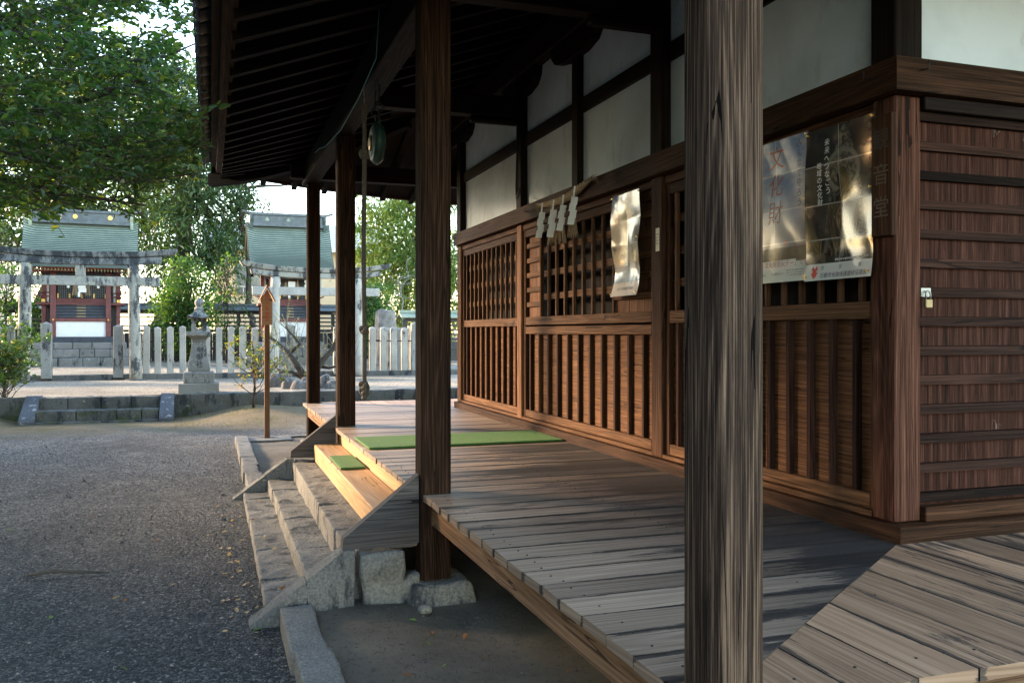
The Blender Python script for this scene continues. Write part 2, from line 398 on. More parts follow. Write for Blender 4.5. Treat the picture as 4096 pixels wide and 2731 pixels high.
M['red'] = plain('faded red lacquer', (.15, .042, .038), .55, 0, .3, 9)
M['red_bright'] = plain('red lacquer', (.3, .05, .03), .5, 0, .2, 9)
M['black'] = plain('black lacquer', (.012, .015, .02), .4, 0, .3, 8)
M['blue_black'] = plain('blue black board', (.03, .037, .05), .5, 0, .35, 7)
M['white'] = plain('white panel', (.78, .77, .73), .7, 0, .06, 5)
M['gold'] = plain('gold fitting', (.7, .45, .13), .35, .9, .1, 9)
M['paper'] = plain('white paper', (.8, .79, .76), .7, 0, .04, 9)
M['straw'] = plain('dry straw', (.3, .225, .14), .85, 0, .3, 40, .3)
M['rope'] = plain('grey hemp rope', (.085, .07, .055), .9, 0, .35, 60, .4)
M['bronze'] = plain('green bronze', (.02, .055, .048), .55, .4, .3, 14)
M['bronze_worn'] = plain('worn bronze', (.35, .24, .13), .28, .9, .2, 14)
M['iron'] = plain('dark iron', (.03, .03, .032), .5, .7)
M['steel'] = plain('steel', (.3, .3, .28), .5, .8)
M['brass'] = plain('brass', (.26, .2, .1), .5, .6, .1, 30)
M['string'] = plain('blue cord', (.12, .35, .4), .7)
M['tile'] = plain('grey roof tile', (.055, .06, .068), .38, 0, .35, 10, .1)
M['eave_wood'] = wood('eave edge timber', (.02, .011, .007), (.05, .028, .017), (.09, .053, .03), .65, .4, .2, stain=.4)
def turf():
    t = NT('green artificial turf'); p = t.pos(); n1 = t.noise(p, 260, 2, .7); n2 = t.noise(p, 14, 4, .6)
    col = t.mix(t.mr(n1, .3, .7), (.03, .1, .015), (.085, .24, .04)); col = t.mix(t.mr(n2, .45, .7, 0, .55), col, (.11, .18, .05))
    t.set(Base_Color=col, Roughness=.8); t.bump(n1, 1., .01); return t.m
M['turf'] = turf()
M['bark'] = plain('dark bark', (.055, .045, .035), .95, 0, .4, 9, .8)
M['bark_pale'] = plain('pale grey bark', (.2, .185, .165), .95, 0, .45, 7, .8)
M['twig'] = plain('grey green twig', (.16, .16, .11), .85, 0, .3, 12)
M['leaf_near'] = leafmat('glossy evergreen leaf', (.026, .068, .024), (.066, .138, .034), (.18, .21, .045), .5, .3)
M['leaf_dark'] = leafmat('dark evergreen leaf', (.028, .065, .024), (.06, .11, .035), (.11, .16, .04), .35, .35)
M['leaf_mid'] = leafmat('green sapling leaf', (.03, .09, .02), (.065, .15, .03), (.14, .2, .04), .4, .35)
M['leaf_light'] = leafmat('light green leaf', (.07, .135, .035), (.14, .215, .055), (.27, .29, .07), .5, .4)
M['leaf_shrub'] = leafmat('shrub leaf', (.03, .085, .025), (.08, .15, .03), (.3, .24, .05), .4, .35)
M['leaf_yellow'] = leafmat('yellow orange leaf', (.1, .15, .025), (.24, .23, .04), (.5, .2, .04), .45, .45)
M['bud'] = leafmat('pale bud', (.3, .32, .1), (.5, .46, .16), (.55, .5, .3), .3, .6)
M['dry_brown'] = leafmat('dry brown leaf', (.12, .05, .025), (.22, .1, .05), None, .2, .7)
M['dry_tan'] = leafmat('dry tan leaf', (.4, .26, .13), (.55, .4, .22), None, .2, .6)
M['dry_green'] = leafmat('fallen green leaf', (.06, .16, .03), (.25, .3, .06), None, .2, .5)
M['cream'] = plain('cream render wall', (.72, .55, .36), .85, 0, .05, 2)
M['house_white'] = plain('white house wall', (.78, .77, .75), .85, 0, .04, 2)
M['roof_grey'] = plain('pale grey roofing', (.5, .5, .48), .7, 0, .12, 5)
M['glass'] = plain('window glass', (.12, .14, .16), .1, 0, .2, 3)
M['slip'] = plain('cream paper slip', (.75, .68, .5), .75, 0, .08, 30)
M['ink'] = plain('dark blue ink', (.03, .035, .07), .5)
M['red_ink'] = plain('brick red ink', (.24, .05, .025), .4)
M['white_ink'] = plain('white ink', (.75, .73, .7), .4)
M['carved'] = plain('carved black character', (.012, .011, .009), .6)
M['carved_old'] = plain('faded gilt character', (.06, .044, .026), .6)
M['sign_red'] = plain('red sign paint', (.6, .06, .03), .6)
M['sign_wood'] = wood('pale sign board', (.34, .2, .11), (.5, .3, .17), (.6, .38, .23), .6, .2, .05, stain=.1)
M['sign_post'] = wood('brown sign post', (.11, .06, .035), (.2, .11, .065), (.28, .16, .1), .65, .25, .05, stain=.15)
def poster(name, kind):
    """a glossy printed sheet: the print is the sheet's own colour, laid out in its own uv"""
    t = NT(name); uv = t.xyz(t.uv()); u, v = uv[0], uv[1]
    cl = t.noise(t.scale(t.uv(), (4, 6, 1)), 1, 5, .6)
    if kind == 'sky':
        col = t.ramp(v, [(0, (.62, .68, .66)), (.135, (.62, .68, .66)), (.14, (.06, .065, .075)), (.235, (.07, .075, .09)), (.24, (.16, .16, .2)), (.33, (.2, .2, .22)), (.45, (.3, .34, .42)), (1, (.1, .2, .38))])
        col = t.mix(t.math('MULTIPLY', t.mr(cl, .45, .7), t.mr(v, .3, .5, 0, .6)), col, (.5, .48, .48))
        box = t.math('MULTIPLY', t.math('LESS_THAN', t.math('ABSOLUTE', t.math('SUBTRACT', u, .43)), .4), t.math('LESS_THAN', t.math('ABSOLUTE', t.math('SUBTRACT', v, .12)), .032))
        col = t.mix(box, col, (.72, .7, .7))
        fig = t.math('MULTIPLY', t.math('LESS_THAN', t.math('ABSOLUTE', t.math('SUBTRACT', u, .68)), .014), t.math('LESS_THAN', t.math('ABSOLUTE', t.math('SUBTRACT', v, .268)), .016))
        col = t.mix(fig, col, (.5, .08, .05))
    elif kind == 'dark':
        dx = t.math('SUBTRACT', u, .58)
        col = t.mix(t.mr(cl, .35, .7), (.012, .014, .018), (.035, .04, .045))
        # pointed halo: width shrinks to the tip
        wd = t.math('MULTIPLY', t.math('POWER', t.mr(v, .2, .99, 1, 0), .55), .34)
        halo = t.mr(t.math('SUBTRACT', wd, t.math('ABSOLUTE', dx)), 0, .02)
        orn = t.noise(t.scale(t.uv(), (22, 30, 1)), 1, 3, .6)
        hc = t.mix(t.mr(orn, .42, .6), (.03, .03, .032), (.16, .14, .115))
        col = t.mix(t.math('MULTIPLY', halo, t.mr(v, .25, .5)), col, hc)
        def disc(cx, cy, rx, ry):
            a = t.math('POWER', t.math('DIVIDE', t.math('SUBTRACT', u, cx), rx), 2); b = t.math('POWER', t.math('DIVIDE', t.math('SUBTRACT', v, cy), ry), 2)
            return t.mr(t.math('SQRT', t.math('ADD', a, b)), .93, 1.0, 1, 0)
        ring = t.math('SUBTRACT', disc(.56, .7, .25, .15), disc(.56, .7, .2, .118))
        col = t.mix(t.math('MULTIPLY', ring, .8), col, (.2, .18, .15))
        body = t.math('MAXIMUM', disc(.55, .64, .085, .085), t.math('MAXIMUM', disc(.55, .4, .24, .2), disc(.5, .22, .4, .07)))
        fold = t.math('SINE', t.math('MULTIPLY', t.math('ADD', t.math('MULTIPLY', u, 1.2), t.noise(t.scale(t.uv(), (2, 2, 1)), 1, 2)), 70))
        col = t.mix(body, col, t.mix(t.mr(fold, .4, 1), (.012, .012, .013), (.075, .072, .07)))
        col = t.mix(t.math('LESS_THAN', v, .11), col, (.68, .67, .64))
    else:
        col = t.ramp(v, [(0, (.66, .62, .58)), (.13, (.66, .62, .58)), (.135, (.32, .38, .45)), (.28, (.4, .38, .36)), (.34, (.5, .4, .28)), (.5, (.36, .3, .24)), (.58, (.3, .28, .27)), (.7, (.36, .33, .3)), (.84, (.3, .3, .33)), (1, (.05, .12, .25))])
        col = t.mix(t.math('MULTIPLY', t.mr(cl, .5, .62), t.math('MULTIPLY', t.mr(v, .2, .3), t.mr(v, .45, .55, 1, 0))), col, (.06, .055, .06))
    fold = t.math('MINIMUM', t.math('ABSOLUTE', t.math('SUBTRACT', u, .5)), t.math('MINIMUM', t.math('ABSOLUTE', t.math('SUBTRACT', v, .27)), t.math('MINIMUM', t.math('ABSOLUTE', t.math('SUBTRACT', v, .5)), t.math('ABSOLUTE', t.math('SUBTRACT', v, .76)))))
    col = t.mix(t.mr(fold, .002, .006, .5, 0), col, (.6, .58, .55))
    t.set(Base_Color=col, Roughness=.15); t.b.inputs['Specular IOR Level'].default_value = 1.; t.b.inputs['Specular Tint'].default_value = (1, .74, .44, 1)  # reflections tinted gold, standing in for the warm glow on the sheets
    return t.m
M['poster_sky'] = poster('glossy fire day poster', 'sky'); M['poster_dark'] = poster('glossy dark poster', 'dark'); M['poster_gold'] = poster('glossy temple poster', 'gold')
# ------------------------------------------------------------------ text
def text_pts(txt, size, vertical=False, gap=1.0, shear=0.):
    """meshes of characters as (verts, faces) in a local plane, origin at top left"""
    V = []; F = []
    def one(s, ox, oy):
        cu = bpy.data.curves.new('t', 'FONT'); cu.body = s; cu.size = size; cu.resolution_u = 3
        ob = bpy.data.objects.new('t', cu); C.objects.link(ob)
        dg = bpy.context.evaluated_depsgraph_get(); me = bpy.data.meshes.new_from_object(ob.evaluated_get(dg))
        n = len(V)
        for q in me.vertices: V.append((q.co.x + ox + q.co.y * shear, q.co.y + oy))
        for p in me.polygons: F.append(tuple(n + i for i in p.vertices))
        w = max((q.co.x for q in me.vertices), default=0)
        bpy.data.objects.remove(ob); bpy.data.curves.remove(cu); bpy.data.meshes.remove(me); return w
    if vertical:
        for i, ch in enumerate(txt):
            if ch != ' ': one(ch, 0, -size * .88 - i * size * gap)
    else: one(txt, 0, -size * .88)
    return V, F
# ------------------------------------------------------------------ camera, light, sky
cam = bpy.data.cameras.new('camera'); co = new_obj('camera', cam); co.location = (0, 0, 1.5)
co.rotation_euler = (rad(90), 0, -rad(19.06)); cam.sensor_width = 36; cam.lens = 30.61; cam.shift_y = -21 / 2352
cam.clip_start = .05; cam.clip_end = 2000
bpy.context.scene.camera = co
SUN_EL, SUN_AZ = 14., -52.
sd = Vector((math.sin(rad(SUN_AZ)) * math.cos(rad(SUN_EL)), math.cos(rad(SUN_AZ)) * math.cos(rad(SUN_EL)), math.sin(rad(SUN_EL))))
sl = bpy.data.lights.new('sun', 'SUN'); sl.energy = 2.6; sl.angle = rad(10); sl.color = (1, .74, .48)
so = new_obj('sun', sl); so.rotation_euler = (-sd).to_track_quat('-Z', 'Y').to_euler(); so.location = sd * 30
w = bpy.data.worlds.new('World'); bpy.context.scene.world = w; w.use_nodes = True
nt = w.node_tree; sk = nt.nodes.new('ShaderNodeTexSky'); sk.sky_type = 'NISHITA'; sk.sun_disc = False
sk.sun_elevation = rad(SUN_EL); sk.sun_rotation = rad(SUN_AZ % 360); sk.dust_density = .3; sk.air_density = 1.0; sk.ozone_density = 1.5
wb = nt.nodes.new('ShaderNodeMix'); wb.data_type = 'RGBA'; wb.blend_type = 'MULTIPLY'; wb.inputs['Factor'].default_value = 1; wb.inputs[7].default_value = (1.12, 1., .9, 1)
nt.links.new(sk.outputs[0], wb.inputs[6]); nt.links.new(wb.outputs[2], nt.nodes['Background'].inputs[0]); nt.nodes['Background'].inputs[1].default_value = .15
vs = bpy.context.scene.view_settings; vs.view_transform = 'Standard'; vs.look = 'None'; vs.exposure = 3.2; vs.gamma = 1
cy = bpy.context.scene.cycles; cy.max_bounces = 7; cy.transparent_max_bounces = 4
CA, SA = math.cos(rad(19.06)), math.sin(rad(19.06))
def at(u, v, d):
    """a point seen in the photograph at distance d along the view axis, as a place in the world"""
    r = (u - 1176) * d / 2000; return Vector((r * CA + d * SA, -r * SA + d * CA, 1.5 - (v - 763) * d / 2000))
# ------------------------------------------------------------------ the hall
hall = thing('worship_hall', 'old dark timber shrine hall with raised veranda, white plaster upper walls and deep tiled eaves', 'building', (2.7, 6.4, 0))
def slab(mb, poly, z0, z1, along):
    o1, o2 = R.random() * 40, R.random() * 40; r = (R.random(), R.random()); n = len(poly)
    w = (lambda p: (p[0] + o1, p[1] + o2)) if along == 'x' else (lambda p: (p[1] + o1, p[0] + o2))
    A = [(p[0], p[1], z0) for p in poly]; B = [(p[0], p[1], z1) for p in poly]
    mb.face(B, [w(p) for p in poly], r); mb.face(A[::-1], [w(p) for p in poly][::-1], r)
    for i in range(n):
        j = (i + 1) % n; a, b = w(poly[i]), w(poly[j])
        k = .06; mb.face([A[i], A[j], B[j], B[i]], [(a[0], a[1]), (a[0] + (b[0] - a[0]) * 1, a[1] + (b[1] - a[1]) * k), (b[0], a[1] + (b[1] - a[1]) * k + z1 - z0), (a[0], a[1] + z1 - z0)], (.0, .5))
def chamfer_post(name, x, y, wd, z0, z1, m, c=.022, parent=None, flare=0):
    mb = MB(); a, b = wd, wd
    poly = [(x + c, y), (x + a - c, y), (x + a, y + c), (x + a, y + b - c), (x + a - c, y + b), (x + c, y + b), (x, y + b - c), (x, y + c)]
    mb.prism(poly, 'z', z0, z1); return mb.build(name, m, parent or hall, .004)
POSTS = [(1.105, 1.765, .155, 'grey_post'), (1.073, 4.60, .168, 'post_wood'), (1.12, 8.24, .168, 'post_wood'), (1.125, 11.0, .158, 'post_wood')]
for x, y, wd, m in POSTS: chamfer_post('post', x, y, wd, .16, 3.36, M[m], .026 if m == 'grey_post' else .018)
# veranda floor
DZ = .62
YN0, YN1, YF1, YF0 = 1.775, 2.92, 9.95, 11.13     # near edge, near wall, far wall, far edge
def xm(y):
    if y < YN1: return 1.09 + (y - YN0) * (2.72 - 1.09) / (YN1 - YN0)
    if y > YF1: return 1.09 + (YF0 - y) * (2.72 - 1.09) / (YF0 - YF1)
    return 2.72
fb = MB(); y = YN0
while y < YF0 - .01:
    wd = min(.177, YF0 - y); ya, yb = y + .0013, y + wd - .0013
    if yb - ya < .02: break
    pts = [(1.085 + R.uniform(-.004, .004), ya), (max(xm(ya), 1.1), ya)]
    for k in (YN1, YF1):
        if ya < k < yb: pts.append((2.72, k))
    pts += [(max(xm(yb), 1.1), yb), (1.085 + R.uniform(-.004, .004), yb)]
    zt = DZ + R.uniform(-.0015, .0015); slab(fb, pts, zt - .034, zt, 'x'); y += wd
fb.build('deck_boards', M['deck'], hall, .002)
def ym(x):
    return YN0 + (x - 1.09) * (YN1 - YN0) / (2.72 - 1.09) if x < 2.72 else YN1
for near in (True, False):
    sb = MB(); x = 1.30
    while x < 9.9:
        wd = .2; xa, xb = x + .0013, x + wd - .0013
        e = R.uniform(-.003, .003)
        def Y(q): return q if near else (YF0 + (YF1 - YF0) * (q - YN0) / (YN1 - YN0))
        pts = [(xa, Y(YN0 - .02) + e), (xb, Y(YN0 - .02) + e), (xb, Y(ym(xb)) + (-.003 if near else .003))]
        if xa < 2.72 < xb: pts.append((2.72, Y(YN1)))
        pts.append((xa, Y(ym(xa)) + (-.003 if near else .003)))
        if not near: pts = pts[::-1]
        zt = DZ + R.uniform(-.0015, .0015); slab(sb, pts, zt - .034, zt, 'y'); x += wd
    sb.build('side_deck_boards', M['deck_side'], hall, .002)
nl = MB()
for i in range(150):
    yy = YN0 + .05 + i * .1 * .93
    if yy > YF0: break
    for xx in (1.17, 1.95):
        if xx < xm(yy) - .05: nl.lathe([(.004, DZ), (.0035, DZ + .0025)], xx + R.uniform(-.01, .01), yy + R.uniform(-.02, .02), 6)
for i in range(34):
    nl.lathe([(.005, DZ), (.004, DZ + .003)], 1.4 + i * .1, 1.86 + R.uniform(-.01, .01) + (.5 if i > 6 and i % 2 else 0), 6)
nl.build('nail_heads', M['iron'], hall)['kind'] = 'stuff'
for (a, b, m) in ((1.93, 4.6, 'beam_wood'), (4.78, 8.22, 'step_wood'), (8.42, 11.0, 'beam_wood')):
    quick('deck_edge_beam', M[m], hall, 1.128, 1.22, a, b, .455, .585, bevel=.006)
quick('deck_edge_beam', M['beam_wood'], hall, 1.262, 9.8, 1.80, 1.9, .455, .585, bevel=.006)
quick('deck_edge_beam', M['beam_wood'], hall, 1.285, 9.8, 11.02, 11.1, .455, .585, bevel=.006)
for yj in (3.3, 6.4, 9.5):
    quick('floor_joist', M['dark_wood'], hall, 1.3, 2.7, yj, yj + .1, .43, .583)
for (x, y) in ((2.74, 3.0), (2.74, 5.0), (2.74, 7.7), (2.74, 9.8), (5., 3.), (7.3, 3.)):
    quick('floor_post', M['dark_wood'], hall, x, x + .14, y, y + .14, .02, .59)
quick('floor_apron', M['dark_wood'], hall, 2.9, 9.6, 3.2, 9.7, .02, .58, axis='y')
# wooden step and its cheeks
quick('wooden_step', M['step_wood'], hall, .893, 1.124, 4.712, 8.2, .322, .47, bevel=.008)
for (y, dx) in ((4.64, 0), (8.205, .03)):
    mb = MB(); o = R.random() * 30
    mb.prism([(.655 + dx, .352), (.66 + dx, .41), (1.068 + dx, .728), (1.068 + dx, .36), (1.03 + dx, .338)], 'y', y, y + .07, grain='cap')
    mb.build('stair_cheek', M['cheek_wood'], hall, .005)
# sills, long rails
def ring(name, m, x0, x1, y0, y1, z0, z1, bevel=.006):
    """the same timber along the front wall and the near wall, mitred at the corner; x0,y0 outer faces"""
    t = x1 - x0; k = y1 - y0
    mb = MB(); mb_poly = [(x0, y0), (x1, y1), (x1, 9.9), (x0, 9.9)]
    slab(mb, [mb_poly[0], mb_poly[1], mb_poly[2], mb_poly[3]], z0, z1, 'y'); mb.build(name, m, hall, bevel)
    mb = MB(); slab(mb, [(x0 + .001, y0), (9.66, y0), (9.66, y1), (x1 + .001, y1)], z0, z1, 'x'); mb.build(name, m, hall, bevel)
ring('sill', M['wall_wood'], 2.70, 2.90, 2.885, 3.1, .6, .69)
ring('lintel_beam', M['wall_wood'], 2.69, 2.80, 2.895, 3.0, 2.51, 2.65)
quick('sill_track', M['rail_wood'], hall, 2.742, 2.86, 3.1, 9.74, .69, .716, bevel=.003)
PIL = [(2.955, 3.09, M['red_pillar']), (4.975, 5.12, M['wall_wood']), (7.665, 7.785, M['panel_wood']), (9.75, 9.9, M['rail_wood'])]
for (a, b, m) in PIL:
    mb = MB(); mb.box(2.738, 2.876, a, b, .692, 2.508); mb.build('pillar', m, hall, .006)
    mb = MB(); mb.box(2.732, 2.88, a - .006, b + .006, 2.652, 3.9); mb.build('upper_pillar', M['dark_wood'], hall, .006)
quick('strut', M['dark_wood'], hall, 2.745, 2.86, 6.36, 6.475, 2.652, 3.88, bevel=.005)
for (a, b) in ((3.1, 4.97), (5.13, 7.655), (7.795, 9.745)):
    quick('head_rail', M['wall_wood'], hall, 2.755, 2.86, a, b, 2.452, 2.505, bevel=.004)
    # plaster panels below and above the middle tie
    segs = [(a - .03, b + .03)] if a != 5.13 else [(5.1, 6.365), (6.47, 7.69)]
    for (p, q) in segs:
        quick('plaster_panel', M['plaster'], hall, 2.8, 2.85, p, q, 2.64, 3.25)
        quick('plaster_panel', M['plaster'], hall, 2.8, 2.85, p, q, 3.345, 3.9)
        quick('wall_tie', M['dark_wood'], hall, 2.77, 2.84, p + .02, q - .02, 3.24, 3.355, bevel=.004)
quick('wall_plate', M['dark_wood'], hall, 2.69, 2.87, 2.2, 10.7, 3.885, 4.15, bevel=.006)
for yc in (3.02, 5.045, 6.418, 7.725, 9.825):
    mb = MB(); L = .46
    mb.prism([(yc - L, 3.883), (yc - L + .02, 3.80), (yc - L + .1, 3.735), (yc - .18, 3.70), (yc + .18, 3.70), (yc + L - .1, 3.735), (yc + L - .02, 3.80), (yc + L, 3.883)], 'x', 2.72, 2.862)
    mb.build('bracket', M['dark_wood'], hall, .004)
for yc in (5.045, 7.725):
    quick('tie_beam', M['dark_wood'], hall, 1.24, 2.73, yc - .065, yc + .065, 3.5, 3.69, bevel=.006)
    quick('tie_bracket', M['dark_wood'], hall, 2.25, 2.728, yc - .05, yc + .05, 3.44, 3.497, bevel=.02)
# doors
def door(ya, yb, ylat, ybars, ybat, tworail=False, planks=()):
    f = MB(); s = .045
    f.box(2.765, 2.80, ya, ya + s, .718, 2.45); f.box(2.765, 2.80, yb - s, yb, .718, 2.45)
    d = f.build('sliding_door', M['wall_wood'], hall, .003)
    a, b = ya + s, yb - s
    rails = [(2.38, 2.448), (.72, .785)] + ([(1.567, 1.64), (1.485, 1.552)] if tworail else [(1.56, 1.638)])
    for (p, q) in rails: quick('rail', M['rail_wood'] if q < 2.4 else M['wall_wood'], d, 2.766, 2.802, a + .001, b - .001, p, q, bevel=.003)
    zl = 1.485 if tworail else 1.56
    pb = MB(); z = .78
    while z < zl - .02:
        h = min(R.choice((.17, .24, .3)), zl + .01 - z); pb.box(2.803, 2.82, a - .01, b + .01, z, z + h - .002, axis='y'); z += h
    pb.build('panel', M['panel_wood'], d)
    for yy in ybat: quick('batten', M['wall_wood' if ya > 5 else 'side_batten'], d, 2.7695, 2.803, yy - .015, yy + .015, .7855, zl - .0005, bevel=.003)
    la, lb = ylat
    for yy in ybars: quick('lattice_bar', M['rail_wood'], d, 2.772, 2.797, yy - .0125, yy + .0125, 1.64, 2.38, bevel=.002)
    for z0 in (1.79, 1.995, 2.2): quick('lattice_rail', M['rail_wood'], d, 2.7975, 2.812, la, lb, z0, z0 + .052)
    for (p, q, zs) in planks:
        k = MB(); yy = p
        while yy < q - .03:
            w_ = min(.13, q - yy); k.box(2.80, 2.815, yy, yy + w_ - .002, 1.635, 2.385, axis='z'); yy += w_
        k.build('plank_panel', M['panel_wood'], d)
        for z0 in zs: quick('batten', M['rail_wood'], d, 2.776, 2.8, p + .002, q - .002, z0 - .022, z0 + .022, bevel=.002)
    return d
fr = lambda a, b, n: [a + (b - a) * (i + .5) / n for i in range(n)]
door(3.09, 4.03, (3.135, 3.985), fr(3.135, 3.985, 6)[0:6], fr(3.16, 3.97, 5))
door(4.035, 4.973, (4.08, 4.93), fr(4.08, 4.93, 6), fr(4.09, 4.92, 5))
zs5 = [1.755 + i * .135 for i in range(5)]
door(5.122, 7.663, (5.78, 7.26), [5.77, 7.255] + [5.77 + .1856 * i for i in range(1, 8)], [5.3 + .221 * i for i in range(11)], True, [(5.17, 5.755, zs5), (7.27, 7.615, zs5)])
door(7.787, 9.748, (7.83, 9.70), fr(7.83, 9.7, 12), fr(7.83, 9.7, 10))
quick('dark_backing', M['roof_wood'], hall, 2.98, 3.0, 2.99, 9.8, .65, 2.6, axis='z')  # dark board standing in for the unlit room behind the lattice
for (a, b) in ((3.05, 3.11), (7.63, 7.67)): pass
# near side wall
sb = MB(); x = 2.876
while x < 9.6:
    wd = min(1.25, 9.6 - x); sb.box(x, x + wd - .0015, 2.986, 3.0, .75, 2.46, axis='z'); x += wd
sb.build('side_wall_boards', M['side_board'], hall)
for i in range(14):
    z = .79 + i * .1262
    mb = MB(); mb.prism([(2.985, z - .021), (2.985, z + .021), (2.967, z + .018), (2.962, z - .021)], 'x', 2.878, 9.58); mb.build('side_batten', M['side_batten'], hall, .002)
quick('side_base_rail', M['wall_wood'], hall, 2.878, 9.58, 2.93, 2.985, .692, .755, bevel=.004)
quick('side_head_rail', M['dark_wood'], hall, 2.878, 9.6, 2.935, 3.0, 2.45, 2.508, bevel=.004)
quick('plaster_panel', M['plaster'], hall, 2.875, 5.4, 2.99, 3.04, 2.64, 3.9)
quick('plaster_panel', M['plaster'], hall, 5.52, 9.6, 2.99, 3.04, 2.64, 3.9)
quick('upper_pillar', M['dark_wood'], hall, 5.4, 5.52, 2.95, 3.09, 2.652, 3.9, bevel=.005)
quick('wall_plate', M['dark_wood'], hall, 2.2, 10., 2.93, 3.09, 3.89, 4.15, axis='x')
quick('far_wall', M['wall_wood'], hall, 2.9, 9.6, 9.8, 9.9, .6, 4.0, axis='z')
quick('back_wall', M['wall_wood'], hall, 9.5, 9.6, 3.05, 9.79, .6, 4.0, axis='z')
mb = MB()
for (x, y, z, s, ax) in ((2.688, 3.05, 2.59, 1, 'f'), (2.688, 7.35, 2.585, 1, 'f'), (2.688, 8.75, 2.6, 1, 'f'), (2.688, 9.8, 2.6, 1, 'f'), (2.82, 2.893, 2.6, 1, 's')):
    if ax == 'f': mb.tube([(x, y, z), (x - .035, y - .004, z - .004), (x - .037, y - .004, z + .03)], .0035, 6)
    else: mb.tube([(x, y, z), (x, y - .035, z - .004), (x, y - .037, z + .03)], .0035, 6)
mb.build('hook_nails', M['iron'], hall)
mb = MB(); cbl = [(2.7, 7.65, 4.0), (2.695, 7.65, 3.2), (2.69, 7.66, 2.86), (2.67, 7.6, 2.77), (2.63, 7.48, 2.72), (2.6, 7.36, 2.73), (2.58, 7.25, 2.77)]
mb.tube(cbl, .011, 8); mb.build('cable', M['iron'], hall)
# ------------------------------------------------------------------ roof
def zu(X, Y):
    dx = min(X + .05, 12.45 - X); dy = min(Y - .55, 12.25 - Y); m = max(0, min(dx, dy)); o = max(dx, dy)
    return 3.60 + .365 * (m - 1.14) + .34 * max(0, 1 - o / 5.85) ** 2.6 * max(0, 1 - m / 1.6) ** 1.2
def sweep(mb, pts, w, h, side, smooth=False):
    """square section along pts, top of the section at the point; side: 2d vector of the width"""
    for i in range(len(pts) - 1):
        a, b = Vector(pts[i]), Vector(pts[i + 1]); sv = Vector((side[0] * w, side[1] * w, 0)); hv = Vector((0, 0, -h))
        A = [a, a + sv, a + sv + hv, a + hv]; B = [b, b + sv, b + sv + hv, b + hv]; u0 = i * .3
        L = (b - a).length
        for k in range(4):
            j = (k + 1) % 4; t = k * .2
            mb.face([A[k], A[j], B[j], B[k]], [(i * L, t), (i * L, t + .1), (i * L + L, t + .1), (i * L + L, t)], (.5, .5))
        if i == 0: mb.face(A, None, (.5, .5))
        if i == len(pts) - 2: mb.face(B[::-1], None, (.5, .5))
rt = MB(); NX, NY = 50, 48
rt.grid(lambda a, b: (-.06 + 12.52 * a, .54 + 11.72 * b, zu(-.06 + 12.52 * a, .54 + 11.72 * b) + .3), NX, NY, smooth=False)
rt.build('roof', M['tile'], hall)
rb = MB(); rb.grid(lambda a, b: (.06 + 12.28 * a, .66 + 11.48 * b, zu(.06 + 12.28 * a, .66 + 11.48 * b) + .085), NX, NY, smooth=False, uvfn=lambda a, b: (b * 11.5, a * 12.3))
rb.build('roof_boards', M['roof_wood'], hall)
yr = .95
while yr < 12:
    xs = [.12, .4, .8, 1.15, 1.9, 2.95]; inset = min(yr - .55, 12.25 - yr) - .02
    xs = [q for q in xs if q < inset + .1]
    if len(xs) > 1:
        mb = MB(); pts = [(xx, yr, zu(xx, yr) + .088) for xx in xs]; pts[0] = (xs[0], yr, pts[0][2]); sweep(mb, pts, .072, .088, (0, 1)); mb.build('rafter', M['roof_wood'], hall)
    yr += .378
for far in (True, False):
    xr = .62
    while xr < 9.8:
        ys = [.12, .5, .9, 1.3, 2.2]; ins = xr + .05
        ys = [q for q in ys if q < ins + .1]
        mb = MB()
        pts = [(xr, (12.2 - q if far else .6 + q), 0) for q in ys]; pts = [(p[0], p[1], zu(p[0], p[1]) + .088) for p in pts]
        sweep(mb, pts, .07, .088, (1, 0)); mb.build('rafter', M['roof_wood'], hall); xr += .4
for far in (True, False):
    mb = MB(); pts = []
    for t in (0, .3, .6, 1., 1.5, 2.2):
        X, Y = -.04 + t, (12.24 - t if far else .56 + t); pts.append((X, Y, zu(X, Y) + .09))
    sweep(mb, pts, .12, .17, (.7, .7) if far else (.7, -.7)); mb.build('hip_rafter', M['roof_wood'], hall)
ys = [.55 + i * .3 for i in range(40)]; ys[-1] = 12.25
mb = MB(); sweep(mb, [(.06, q, zu(.06, q) + .165) for q in ys], .085, .085, (1, 0)); mb.build('eave_board', M['eave_wood'], hall)
mb = MB(); sweep(mb, [(.0, q, zu(.0, q) + .215) for q in ys], .075, .05, (1, 0)); mb.build('eave_board', M['eave_wood'], hall)
xs = [.0 + i * .3 for i in range(42)]
mb = MB(); sweep(mb, [(q, 12.17, zu(q, 12.15) + .165) for q in xs], .085, .085, (0, -1)); mb.build('eave_board', M['eave_wood'], hall)
